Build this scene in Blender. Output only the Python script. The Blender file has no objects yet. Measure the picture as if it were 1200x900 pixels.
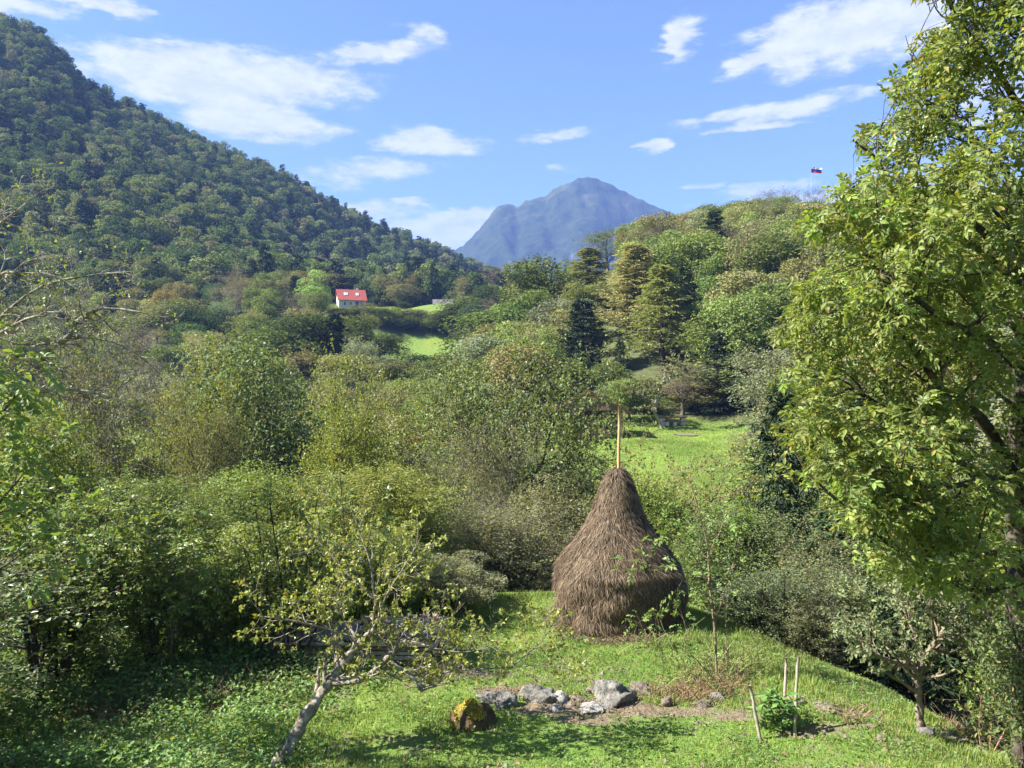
import bpy, math
import numpy as np
from mathutils import Vector, Matrix

# ------------------------------------------------------------------ camera, sky, sun, exposure
S = bpy.context.scene
COL = S.collection
FPX = 900.0                                    # focal length in pixels of the 1200 px wide photograph

cam = bpy.data.cameras.new("camera")
cam.sensor_width = 36.0
cam.lens = 36.0 * FPX / 1200.0
cam.clip_start = 0.1
cam.clip_end = 20000.0
camo = bpy.data.objects.new("camera", cam)
camo.location = (0, 0, 0)
camo.rotation_euler = (math.radians(90), 0, 0)
COL.objects.link(camo)
S.camera = camo

SUN_EL = math.radians(44.0)
SUN_BACK = math.radians(-6.0)                   # how far beyond "straight left" the sun stands
SUN_DIR = np.array([-math.cos(SUN_EL) * math.cos(SUN_BACK), math.cos(SUN_EL) * math.sin(SUN_BACK), math.sin(SUN_EL)])
SKY_STRENGTH = 0.0505
SUN_STRENGTH = 5.0

S.view_settings.view_transform = 'Standard'
S.view_settings.look = 'None'
S.view_settings.exposure = 2.12
S.view_settings.gamma = 1.0
S.render.engine = 'CYCLES'
S.cycles.max_bounces = 6
S.cycles.diffuse_bounces = 3
S.cycles.glossy_bounces = 2
S.cycles.transmission_bounces = 4
S.cycles.volume_bounces = 0
S.cycles.use_denoising = True
S.cycles.adaptive_threshold = 0.01


class NT:
    """small helper for node trees"""
    def __init__(self, tree):
        self.t = tree
        tree.nodes.clear()

    def n(self, kind, **kw):
        nd = self.t.nodes.new(kind)
        for k, v in kw.items():
            if k.startswith('i_'):
                key = k[2:]
                key = int(key) if key.isdigit() else key
                nd.inputs[key].default_value = v
            else:
                setattr(nd, k, v)
        return nd

    def l(self, a, b):
        self.t.links.new(a, b)

    def math(self, op, a, b=None, c=None, clamp=False):
        nd = self.t.nodes.new('ShaderNodeMath')
        nd.operation = op
        nd.use_clamp = clamp
        for i, v in enumerate((a, b, c)):
            if v is None:
                continue
            if isinstance(v, (int, float)):
                nd.inputs[i].default_value = v
            else:
                self.l(v, nd.inputs[i])
        return nd.outputs[0]

    def sstep(self, v, lo, hi, a=0.0, b=1.0):
        nd = self.t.nodes.new('ShaderNodeMapRange')
        nd.interpolation_type = 'SMOOTHSTEP'
        self.l(v, nd.inputs[0])
        for i, x in enumerate((lo, hi, a, b)):
            nd.inputs[1 + i].default_value = x
        return nd.outputs[0]

    def mix(self, fac, a, b, blend='MIX'):
        nd = self.t.nodes.new('ShaderNodeMix')
        nd.data_type = 'RGBA'
        nd.blend_type = blend
        for sock, v in ((nd.inputs[0], fac), (nd.inputs[6], a), (nd.inputs[7], b)):
            if isinstance(v, (int, float)):
                sock.default_value = v
            elif isinstance(v, tuple):
                sock.default_value = v if len(v) == 4 else (*v, 1)
            else:
                self.l(v, sock)
        return nd.outputs[2]


def px2sky(px, py):
    """pixel -> azimuth, elevation of that direction (radians)"""
    x, z = (px - 600) / FPX, (450 - py) / FPX
    return math.atan2(x, 1.0), math.asin(z / math.sqrt(x * x + 1 + z * z))


world = bpy.data.worlds.new("World")
S.world = world
world.use_nodes = True
w = NT(world.node_tree)
out = w.n('ShaderNodeOutputWorld')
bg = w.n('ShaderNodeBackground')
bg.inputs['Strength'].default_value = SKY_STRENGTH
w.l(bg.outputs[0], out.inputs[0])
sky = w.n('ShaderNodeTexSky')
sky.sky_type = 'NISHITA'
sky.sun_disc = False
sky.sun_elevation = SUN_EL
sky.sun_rotation = math.atan2(SUN_DIR[0], SUN_DIR[1])
sky.altitude = 900
sky.air_density = 1.0
sky.dust_density = 0.5
sky.ozone_density = 1.3
tc = w.n('ShaderNodeTexCoord')
sep = w.n('ShaderNodeSeparateXYZ')
nrm = w.n('ShaderNodeVectorMath', operation='NORMALIZE')
w.l(tc.outputs['Generated'], nrm.inputs[0])
w.l(nrm.outputs[0], sep.inputs[0])
az = w.math('ARCTAN2', sep.outputs[0], sep.outputs[1])
el = w.math('ARCSINE', sep.outputs[2])
# ragged edges: the (azimuth, elevation) position is pushed about by noise, stretched sideways like a flat layer seen edge-on
cmb = w.n('ShaderNodeCombineXYZ')
w.l(az, cmb.inputs[0]); w.l(el, cmb.inputs[1])
str_ = w.n('ShaderNodeVectorMath', operation='MULTIPLY'); str_.inputs[1].default_value = (7, 25, 1)
w.l(cmb.outputs[0], str_.inputs[0])
nz = w.n('ShaderNodeTexNoise', noise_dimensions='2D'); nz.inputs['Scale'].default_value = 1.0; nz.inputs['Detail'].default_value = 7; nz.inputs['Roughness'].default_value = 0.62
w.l(str_.outputs[0], nz.inputs['Vector'])
str2 = w.n('ShaderNodeVectorMath', operation='MULTIPLY'); str2.inputs[1].default_value = (24, 62, 1)
w.l(cmb.outputs[0], str2.inputs[0])
nz2 = w.n('ShaderNodeTexNoise', noise_dimensions='2D'); nz2.inputs['Scale'].default_value = 1.0; nz2.inputs['Detail'].default_value = 6; nz2.inputs['Roughness'].default_value = 0.65
w.l(str2.outputs[0], nz2.inputs['Vector'])
off = w.n('ShaderNodeVectorMath', operation='SUBTRACT'); off.inputs[1].default_value = (0.5, 0.5, 0.5)
w.l(nz.outputs['Color'], off.inputs[0])
offs = w.n('ShaderNodeVectorMath', operation='MULTIPLY'); offs.inputs[1].default_value = (0.15, 0.03, 0)
w.l(off.outputs[0], offs.inputs[0])
pos = w.n('ShaderNodeVectorMath', operation='ADD')
w.l(cmb.outputs[0], pos.inputs[0]); w.l(offs.outputs[0], pos.inputs[1])
# clouds of the photograph: px, py, half width, half height, tilt (deg, up to the right), strength
CLOUDS = [
    (255, 92, 190, 34, 3, 1.0), (300, 140, 95, 26, -4, .95), (440, 62, 95, 16, 8, .8), (500, 38, 50, 14, -14, .55),
    (120, 82, 60, 22, -4, .7), (495, 166, 75, 18, 0, .95), (430, 200, 110, 16, 6, .62), (488, 236, 34, 7, 0, .8), (420, 250, 120, 22, 4, .6),
    (500, 278, 110, 26, 8, 1.0), (560, 254, 34, 13, 6, 1.1), (470, 292, 90, 22, 0, .9), (655, 160, 70, 8, 6, .7), (798, 44, 40, 26, 30, .8),
    (905, 60, 75, 18, 14, 1.0), (985, 38, 120, 38, 6, .95), (1060, 25, 90, 34, 5, .85), (880, 134, 120, 11, 3, .72), (935, 128, 95, 13, 8, .75),
    (900, 148, 60, 6, 2, .7), (772, 170, 22, 9, 0, .8), (815, 219, 40, 6, 0, .6), (900, 222, 110, 14, 6, .5), (1020, 205, 110, 13, 6, .5),
    (30, 10, 60, 16, 6, .7), (115, 2, 60, 11, -3, .8), (205, 51, 40, 5, 2, .6), (660, 195, 40, 8, 0, .3), (960, 232, 100, 12, 0, .8), (1150, 110, 90, 60, 0, .55),
    (1080, 230, 70, 26, 0, .7), (380, 215, 70, 18, 0, .4), (1030, 105, 60, 9, 5, .35),
]
acc = None
for (cx, cy, rx, ry, tilt, st) in CLOUDS:
    a0, e0 = px2sky(cx, cy)
    sub = w.n('ShaderNodeVectorMath', operation='SUBTRACT'); sub.inputs[1].default_value = (a0, e0, 0)
    w.l(pos.outputs[0], sub.inputs[0])
    rot = w.n('ShaderNodeVectorRotate', rotation_type='Z_AXIS'); rot.inputs['Angle'].default_value = -math.radians(tilt)
    w.l(sub.outputs[0], rot.inputs['Vector'])
    dv = w.n('ShaderNodeVectorMath', operation='MULTIPLY'); dv.inputs[1].default_value = (FPX / rx * 0.92, FPX / ry * 0.92, 0)
    w.l(rot.outputs[0], dv.inputs[0])
    ln = w.n('ShaderNodeVectorMath', operation='LENGTH')
    w.l(dv.outputs[0], ln.inputs[0])
    v = w.sstep(ln.outputs['Value'], 0.0, 1.35, st, 0.0)
    acc = v if acc is None else w.math('MAXIMUM', acc, v)
# the rest of the sky (outside the frame) carries the same sort of thin broken cloud, laid out on a flat layer
plane = w.n('ShaderNodeVectorMath', operation='DIVIDE')
zc = w.math('MAXIMUM', sep.outputs[2], 0.06)
cz = w.n('ShaderNodeCombineXYZ'); w.l(zc, cz.inputs[0]); w.l(zc, cz.inputs[1]); cz.inputs[2].default_value = 1
w.l(nrm.outputs[0], plane.inputs[0]); w.l(cz.outputs[0], plane.inputs[1])
nz3 = w.n('ShaderNodeTexNoise', noise_dimensions='2D'); nz3.inputs['Scale'].default_value = 0.55; nz3.inputs['Detail'].default_value = 8; nz3.inputs['Roughness'].default_value = 0.6
w.l(plane.outputs[0], nz3.inputs['Vector'])
rest = w.sstep(nz3.outputs['Fac'], 0.54, 0.74, 0, 0.8)
aaz = w.math('ABSOLUTE', az)
outside = w.math('MAXIMUM', w.sstep(aaz, 0.62, 0.85), w.sstep(el, 0.47, 0.65))
rest = w.math('MULTIPLY', rest, outside)
body = w.math('ADD', acc, w.math('MULTIPLY', w.math('SUBTRACT', nz2.outputs['Fac'], 0.5), 0.75))
body = w.math('ADD', body, w.math('MULTIPLY', w.math('SUBTRACT', nz.outputs['Fac'], 0.5), 0.55))
mask = w.sstep(body, 0.18, 0.70)
mask = w.math('MULTIPLY', mask, w.sstep(acc, 0.02, 0.3))
mask = w.math('MAXIMUM', w.math('MULTIPLY', mask, 0.93), rest)
shade = w.sstep(nz2.outputs['Fac'], 0.3, 0.7, 0.0, 1.0)
ccol = w.mix(shade, (4.2, 4.35, 4.8), (5.2, 5.25, 5.4))
skyc = w.mix(1.0, sky.outputs[0], (0.90, 0.99, 1.05), 'MULTIPLY')
col = w.mix(mask, skyc, ccol)
w.l(col, bg.inputs['Color'])

sun = bpy.data.lights.new("sun", 'SUN')
sun.energy = SUN_STRENGTH
sun.angle = math.radians(0.53)
sun.color = (1.0, 0.95, 0.86)
suno = bpy.data.objects.new("sun", sun)
suno.rotation_euler = Vector(SUN_DIR).to_track_quat('Z', 'Y').to_euler()
suno.location = (-60, 20, 80)
COL.objects.link(suno)

# ------------------------------------------------------------------ helpers
RNG = np.random.default_rng(7)


def at(px, py, Y):
    """the point at depth Y that the photograph shows at pixel px, py"""
    return np.array([(px - 600) / FPX * Y, Y, (450 - py) / FPX * Y])


def P2(lst):
    """[(px, py, Y), ...] -> points"""
    return np.array([at(*q) for q in lst])


def sm(x, a, b):
    t = np.clip((np.asarray(x, float) - a) / (b - a), 0, 1)
    return t * t * (3 - 2 * t)


def unit(v):
    v = np.asarray(v, float)
    return v / np.maximum(np.linalg.norm(v, axis=-1, keepdims=True), 1e-9)


def tag(o, label=None, cat=None, group=None, kind=None):
    for k, v in (('label', label), ('category', cat), ('group', group), ('kind', kind)):
        if v:
            o[k] = v
    return o


def empty(name, loc=(0, 0, 0), rz=0.0, sc=(1, 1, 1)):
    o = bpy.data.objects.new(name, None)
    o.location = loc
    o.rotation_euler = (0, 0, rz)
    o.scale = sc
    o.empty_display_size = 0.3
    COL.objects.link(o)
    return o


class MB:
    """collects faces of several shapes into ONE mesh"""
    def __init__(self):
        self.v, self.q, self.t, self.r, self.n = [], [], [], [], 0
        self.qm, self.tm = [], []

    def add(self, V, Q=None, T=None, rnd=0.5, mat=0):
        V = np.asarray(V, float).reshape(-1, 3)
        self.v.append(V)
        self.r.append(np.broadcast_to(np.asarray(rnd, float), (len(V),)))
        if Q is not None and len(Q):
            Q = np.asarray(Q, int).reshape(-1, 4)
            self.q.append(Q + self.n); self.qm.append(np.full(len(Q), mat))
        if T is not None and len(T):
            T = np.asarray(T, int).reshape(-1, 3)
            self.t.append(T + self.n); self.tm.append(np.full(len(T), mat))
        self.n += len(V)
        return self

    def box(self, c, size, rz=0.0, ry=0.0, rx=0.0, rnd=0.5, taper=1.0):
        x, y, z = np.array(size) / 2
        V = np.array([[-x, -y, -z], [x, -y, -z], [x, y, -z], [-x, y, -z], [-x * taper, -y * taper, z], [x * taper, -y * taper, z], [x * taper, y * taper, z], [-x * taper, y * taper, z]])
        M = np.array(Matrix.Rotation(rz, 3, 'Z') @ Matrix.Rotation(ry, 3, 'Y') @ Matrix.Rotation(rx, 3, 'X'))
        V = V @ M.T + np.array(c)
        return self.add(V, [[0, 3, 2, 1], [4, 5, 6, 7], [0, 1, 5, 4], [1, 2, 6, 5], [2, 3, 7, 6], [3, 0, 4, 7]], rnd=rnd)

    def tubes(self, P, R, s=4, rnd=0.5, cap=False, rough=0.0):
        """P (B,n,3) polylines, R (B,n) radii"""
        P = np.asarray(P, float); R = np.asarray(R, float)
        if P.ndim == 2:
            P, R = P[None], R[None]
        B, n, _ = P.shape
        T = unit(np.gradient(P, axis=1))
        md = unit(P[:, -1] - P[:, 0])
        ref = np.where(np.abs(md[:, 2:3]) > 0.85, np.array([[1.0, 0, 0]]), np.array([[0, 0, 1.0]]))[:, None, :]
        U = unit(np.cross(T, np.broadcast_to(ref, T.shape)))
        W = np.cross(T, U)
        a = np.arange(s) / s * 2 * np.pi
        V = P[:, :, None] + R[:, :, None, None] * (np.cos(a)[None, None, :, None] * U[:, :, None] + np.sin(a)[None, None, :, None] * W[:, :, None])
        if rough:
            nzv = fbm(V[..., 0] * 9 + V[..., 2] * 4, V[..., 1] * 9 + V[..., 2] * 7, 5, 3) + 0.6 * fbm(V[..., 0] * 30 + V[..., 2] * 11, V[..., 1] * 30 - V[..., 2] * 23, 15, 2)
            V = V + (V - P[:, :, None]) * (nzv * rough)[..., None]
        b, i, j = np.meshgrid(np.arange(B), np.arange(n - 1), np.arange(s), indexing='ij')
        j2 = (j + 1) % s
        base = b * n * s
        Q = np.stack([base + i * s + j, base + (i + 1) * s + j, base + (i + 1) * s + j2, base + i * s + j2], -1).reshape(-1, 4)
        rr = np.broadcast_to(np.asarray(rnd, float).reshape(-1, 1, 1) if np.ndim(rnd) else rnd, (B, n, s)).reshape(-1)
        if cap:
            nv = V.reshape(-1, 3)
            tops = P[:, -1] + T[:, -1] * R[:, -1:] * 0.25
            k = len(nv)
            tri = []
            for bb in range(B):
                o = bb * n * s + (n - 1) * s
                tri += [[o + jj, o + (jj + 1) % s, k + bb] for jj in range(s)]
            return self.add(np.vstack([nv, tops]), Q[:, ::-1], np.array(tri)[:, ::-1], rnd=np.concatenate([rr, np.full(B, 0.5)]))
        return self.add(V, Q[:, ::-1], rnd=rr)

    def leaves(self, pos, d, nr, size, tpl, rnd=None):
        TV, TQ, TT = tpl
        N = len(pos)
        if N == 0:
            return self
        d = unit(d)
        sd = unit(np.cross(nr, d))
        nn = np.cross(d, sd)
        size = np.broadcast_to(np.asarray(size, float), (N,))[:, None, None]
        V = pos[:, None] + size * (TV[None, :, 0:1] * d[:, None] + TV[None, :, 1:2] * sd[:, None] + TV[None, :, 2:3] * nn[:, None])
        k = len(TV)
        o = (np.arange(N) * k)[:, None, None]
        if rnd is None:
            rnd = RNG.random(N)
        return self.add(V, (np.array(TQ)[None] + o).reshape(-1, 4) if len(TQ) else None, (np.array(TT)[None] + o).reshape(-1, 3) if len(TT) else None, rnd=np.repeat(rnd, k))

    def mesh(self, name, mats, smooth=False):
        me = bpy.data.meshes.new(name)
        V = np.vstack(self.v)
        Q = np.vstack(self.q) if self.q else np.zeros((0, 4), int)
        T = np.vstack(self.t) if self.t else np.zeros((0, 3), int)
        nl = len(Q) * 4 + len(T) * 3
        me.vertices.add(len(V)); me.loops.add(nl); me.polygons.add(len(Q) + len(T))
        me.vertices.foreach_set('co', V.astype(np.float32).ravel())
        me.loops.foreach_set('vertex_index', np.concatenate([Q.ravel(), T.ravel()]).astype(np.int32))
        ls = np.concatenate([np.arange(len(Q)) * 4, len(Q) * 4 + np.arange(len(T)) * 3]).astype(np.int32)
        me.polygons.foreach_set('loop_start', ls)
        mi = np.concatenate(self.qm + self.tm).astype(np.int32) if (self.qm or self.tm) else None
        if mi is not None:
            me.polygons.foreach_set('material_index', mi)
        me.polygons.foreach_set('use_smooth', np.full(len(ls), bool(smooth)))
        at_ = me.attributes.new('rnd', 'FLOAT', 'POINT')
        at_.data.foreach_set('value', np.concatenate(self.r).astype(np.float32))
        for m in (mats if isinstance(mats, (list, tuple)) else [mats]):
            me.materials.append(m)
        me.update(calc_edges=True)
        return me

    def build(self, name, mats, parent=None, smooth=False, color=None, kind=None, loc=None):
        o = bpy.data.objects.new(name, self.mesh(name, mats, smooth))
        COL.objects.link(o)
        if parent is not None:
            o.parent = parent
        if color is not None:
            o.color = (*color, 1)
        if kind:
            o['kind'] = kind
        if loc is not None:
            o.location = loc
        return o


def link(name, me, parent=None, color=None, loc=None, kind=None):
    o = bpy.data.objects.new(name, me)
    COL.objects.link(o)
    if parent is not None:
        o.parent = parent
    if color is not None:
        o.color = (*color, 1)
    if loc is not None:
        o.location = loc
    if kind:
        o['kind'] = kind
    return o


# leaf outlines: x along the leaf, y across, z off the blade (folded on the midrib, tip drooping)
TPL_QUAD = (np.array([[0, 0, 0], [.5, .33, .07], [1, 0, -.08], [.5, -.33, .07]]), [[0, 3, 2, 1]], [])
TPL_LONG = (np.array([[0, 0, 0], [.45, .13, .04], [1, 0, -.16], [.45, -.13, .04]]), [[0, 3, 2, 1]], [])
TPL_FOLD = (np.array([[0, 0, 0], [.5, 0, -.03], [1, 0, -.16], [.38, .3, .09], [.38, -.3, .09]]), [], [[0, 1, 3], [1, 2, 3], [0, 4, 1], [1, 4, 2]])
TPL_FINE = (np.array([[0, 0, 0], [.33, 0, -.02], [.68, 0, -.05], [1, 0, -.2], [.25, .2, .05], [.62, .22, .03], [.25, -.2, .05], [.62, -.22, .03]]),
            [[0, 1, 5, 4], [1, 0, 6, 7]], [[1, 2, 5], [2, 3, 5], [2, 1, 7], [3, 2, 7]])
TPL_NEEDLE = (np.array([[0, .04, 0], [0, -.04, 0], [1, -.015, -.12], [1, .015, -.12]]), [[0, 1, 2, 3]], [])


def curve(pts, n):
    """resample control points to a smooth polyline of n points (Catmull-Rom)"""
    p = np.asarray(pts, float)
    if len(p) == 2:
        t = np.linspace(0, 1, n)[:, None]
        return p[0] * (1 - t) + p[1] * t
    e = np.vstack([2 * p[0] - p[1], p, 2 * p[-1] - p[-2]])
    t = np.linspace(0, len(p) - 1 - 1e-6, n)
    i = t.astype(int); f = (t - i)[:, None]
    a, b, c, d = e[i], e[i + 1], e[i + 2], e[i + 3]
    return 0.5 * (2 * b + (c - a) * f + (2 * a - 5 * b + 4 * c - d) * f ** 2 + (3 * b - 3 * c + d - a) * f ** 3)


def spawn(rng, P, R, k, t0, t1, ang, angsd, length, nseg, wob, grav, rr=0.6, rend=0.3, flat=0.0):
    """k children on every branch of P (B,n,3). length: number, or function of t -> length (times the parent's own scale if given per branch).
    -> P2, R2, t"""
    B, n, _ = P.shape
    t = t0 + (t1 - t0) * (np.arange(k)[None] + rng.random((B, k))) / k
    f = t * (n - 1); i = np.minimum(f.astype(int), n - 2); fr = (f - i)[..., None]
    bi = np.arange(B)[:, None]
    A, C = P[bi, i], P[bi, i + 1]
    p0 = A + (C - A) * fr
    T = unit(C - A)
    r0 = (R[bi, i] * (1 - fr[..., 0]) + R[bi, i + 1] * fr[..., 0]) * rr
    azm = 2.399963 * np.arange(k)[None] + rng.random((B, 1)) * 6.283 + rng.normal(0, .35, (B, k))
    ref = np.where(np.abs(T[..., 2:3]) > 0.9, np.array([1.0, 0, 0]), np.array([0, 0, 1.0]))
    U = unit(np.cross(T, ref)); W = np.cross(T, U)
    a = (ang + rng.normal(0, angsd, (B, k)))[..., None]
    sw = np.sin(azm)[..., None] * (1 - flat)
    perp = unit(np.cos(azm)[..., None] * U + sw * W + 1e-6)
    D = unit(np.cos(a) * T + np.sin(a) * perp)
    L = (length(t) if callable(length) else np.broadcast_to(np.asarray(length, float), t.shape)) * (0.7 + 0.6 * rng.random((B, k)))
    M = B * k
    D = D.reshape(M, 3); p = p0.reshape(M, 3); st = (L.reshape(M) / nseg)[:, None]
    pts = [p]
    for s in range(nseg):
        D = unit(D + rng.normal(0, wob, (M, 3)) + np.array([0, 0, grav]))
        p = p + D * st
        pts.append(p)
    Pn = np.stack(pts, 1)
    Rn = r0.reshape(M, 1) * np.linspace(1, rend, nseg + 1)[None]
    return Pn, Rn, t.reshape(M)


def on_twigs(rng, P, k, t0=0.15, spread=0.0):
    """k points along every polyline; -> positions, directions"""
    B, n, _ = P.shape
    t = t0 + (1 - t0) * rng.random((B, k))
    f = t * (n - 1); i = np.minimum(f.astype(int), n - 2); fr = (f - i)[..., None]
    bi = np.arange(B)[:, None]
    A, C = P[bi, i], P[bi, i + 1]
    p = (A + (C - A) * fr).reshape(-1, 3)
    d = unit(C - A).reshape(-1, 3)
    if spread:
        p = p + rng.normal(0, spread, p.shape)
    return p, d


def leaf_frames(rng, p, d, out=0.9, droop=0.25, up=0.5):
    dd = unit(d * 0.5 + rng.normal(0, out, p.shape) * 0.7 + np.array([0, 0, -droop]))
    nn = unit(rng.normal(0, 0.55, p.shape) + np.array([0, 0, up]))
    return dd, nn


# ------------------------------------------------------------------ materials
def principled(name, rough=0.8, spec=0.3):
    m = bpy.data.materials.new(name)
    m.use_nodes = True
    k = NT(m.node_tree)
    o = k.n('ShaderNodeOutputMaterial')
    b = k.n('ShaderNodeBsdfPrincipled')
    b.inputs['Roughness'].default_value = rough
    b.inputs['Specular IOR Level'].default_value = spec
    k.l(b.outputs[0], o.inputs[0])
    return m, k, b, o


def leaf_material(name, trans=0.38, gloss=0.12, hue=0.05, autumn=0.025, autumn_col=(0.27, 0.22, 0.05), vspread=0.7, inst=False, ramp=None):
    m = bpy.data.materials.new(name)
    m.use_nodes = True
    k = NT(m.node_tree)
    o = k.n('ShaderNodeOutputMaterial')
    info = k.n('ShaderNodeObjectInfo')
    at_ = k.n('ShaderNodeAttribute', attribute_name='rnd')
    base = info.outputs['Color']
    if ramp:
        cr = k.n('ShaderNodeValToRGB')
        e = cr.color_ramp.elements
        while len(e) < len(ramp):
            e.new(0.5)
        for q, (p_, c_) in enumerate(ramp):
            e[q].position = p_; e[q].color = (*c_, 1)
        cr.color_ramp.interpolation = 'LINEAR'
        k.l(info.outputs['Random'], cr.inputs[0])
        base = cr.outputs[0]
    hs = k.n('ShaderNodeHueSaturation')
    wn = k.n('ShaderNodeTexWhiteNoise', noise_dimensions='1D')
    k.l(at_.outputs['Fac'], wn.inputs['W'])
    k.l(k.math('ADD', k.math('MULTIPLY', k.math('SUBTRACT', wn.outputs['Value'], 0.5), hue), 0.5), hs.inputs['Hue'])
    k.l(k.math('ADD', k.math('MULTIPLY', at_.outputs['Fac'], vspread), 1 - vspread / 2), hs.inputs['Value'])
    k.l(base, hs.inputs['Color'])
    c = k.mix(k.math('LESS_THAN', wn.outputs['Value'], autumn), hs.outputs[0], autumn_col)
    df = k.n('ShaderNodeBsdfDiffuse'); k.l(c, df.inputs[0])
    tr = k.n('ShaderNodeBsdfTranslucent')
    tcol = k.mix(1.0, c, (1.25, 1.2, 0.55), 'MULTIPLY')
    k.l(tcol, tr.inputs[0])
    mx = k.n('ShaderNodeMixShader'); mx.inputs[0].default_value = trans
    k.l(df.outputs[0], mx.inputs[1]); k.l(tr.outputs[0], mx.inputs[2])
    fin = mx.outputs[0]
    if gloss > 0:
        g = k.n('ShaderNodeBsdfGlossy'); g.inputs['Roughness'].default_value = 0.55
        g.inputs['Color'].default_value = (0.9, 0.95, 1, 1)
        fr = k.n('ShaderNodeFresnel'); fr.inputs[0].default_value = 1.4
        m2 = k.n('ShaderNodeMixShader')
        k.l(k.math('MINIMUM', k.math('MULTIPLY', fr.outputs[0], gloss * 4), gloss), m2.inputs[0])
        k.l(fin, m2.inputs[1]); k.l(g.outputs[0], m2.inputs[2])
        fin = m2.outputs[0]
    k.l(fin, o.inputs[0])
    return m


def noise_col(k, scale, cols, detail=6, vec=None, rough=0.6):
    nz_ = k.n('ShaderNodeTexNoise'); nz_.inputs['Scale'].default_value = scale; nz_.inputs['Detail'].default_value = detail; nz_.inputs['Roughness'].default_value = rough
    if vec is not None:
        k.l(vec, nz_.inputs['Vector'])
    cr = k.n('ShaderNodeValToRGB')
    e = cr.color_ramp.elements
    while len(e) < len(cols):
        e.new(0.5)
    for q, (p_, c_) in enumerate(cols):
        e[q].position = p_; e[q].color = (*c_, 1)
    k.l(nz_.outputs['Fac'], cr.inputs[0])
    return cr.outputs[0], nz_.outputs['Fac']


def add_bump(k, b, h, strength=0.5, dist=0.02):
    bp = k.n('ShaderNodeBump'); bp.inputs['Strength'].default_value = strength; bp.inputs['Distance'].default_value = dist
    k.l(h, bp.inputs['Height']); k.l(bp.outputs[0], b.inputs['Normal'])


def bark_material(name, lichen=0.3, scale=14):
    m, k, b, o = principled(name, 0.9, 0.15)
    info = k.n('ShaderNodeObjectInfo')
    tc_ = k.n('ShaderNodeTexCoord')
    c, f = noise_col(k, scale, [(0.3, (0.35, 0.33, 0.3)), (0.62, (1.25, 1.2, 1.15))], 8, tc_.outputs['Object'])
    base = k.mix(1.0, info.outputs['Color'], c, 'MULTIPLY')
    c2, f2 = noise_col(k, scale * 0.45, [(0.5, (0, 0, 0)), (0.62, (1, 1, 1))], 5, tc_.outputs['Object'])
    base = k.mix(k.math('MULTIPLY', c2, lichen), base, (0.42, 0.42, 0.33))
    k.l(base, b.inputs['Base Color'])
    add_bump(k, b, f, 0.8, 0.03)
    return m


def plain(name, col, rough=0.8, var=0.3, scale=3.0, spec=0.3, bump=0.2):
    m, k, b, o = principled(name, rough, spec)
    tc_ = k.n('ShaderNodeTexCoord')
    lo = tuple(x * (1 - var) for x in col); hi = tuple(min(1, x * (1 + var)) for x in col)
    c, f = noise_col(k, scale, [(0.3, lo), (0.7, hi)], 6, tc_.outputs['Object'])
    k.l(c, b.inputs['Base Color'])
    if bump:
        add_bump(k, b, f, bump, 0.02)
    return m


M_LEAF = leaf_material('leaf_near', 0.42, 0.10)
M_LEAF_MID = leaf_material('leaf_mid', 0.36, 0.05, vspread=0.8)
M_LEAF_FAR = leaf_material('leaf_far', 0.28, 0.0, hue=0.04, autumn=0.02, vspread=0.6)
M_DEAD = leaf_material('dead_leaf', 0.1, 0.03, hue=0.06, autumn=0.0, vspread=0.9)
M_NEEDLE = leaf_material('needle', 0.12, 0.04, hue=0.03, autumn=0.0, vspread=0.7)
M_FOREST = leaf_material('forest_leaf', 0.22, 0.0, hue=0.03, autumn=0.0, vspread=0.55, ramp=[
    (0.0, (0.050, 0.080, 0.038)), (0.2, (0.09, 0.135, 0.052)), (0.45, (0.135, 0.185, 0.065)), (0.7, (0.19, 0.235, 0.085)), (0.88, (0.235, 0.26, 0.11)), (0.96, (0.21, 0.215, 0.115)), (1.0, (0.20, 0.19, 0.13))])
M_BARK = bark_material('bark', 0.12)
M_BARK_LICHEN = bark_material('bark_lichen', 0.75, 11)
M_TWIG = bark_material('twig_bark', 0.1, 30)

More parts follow.
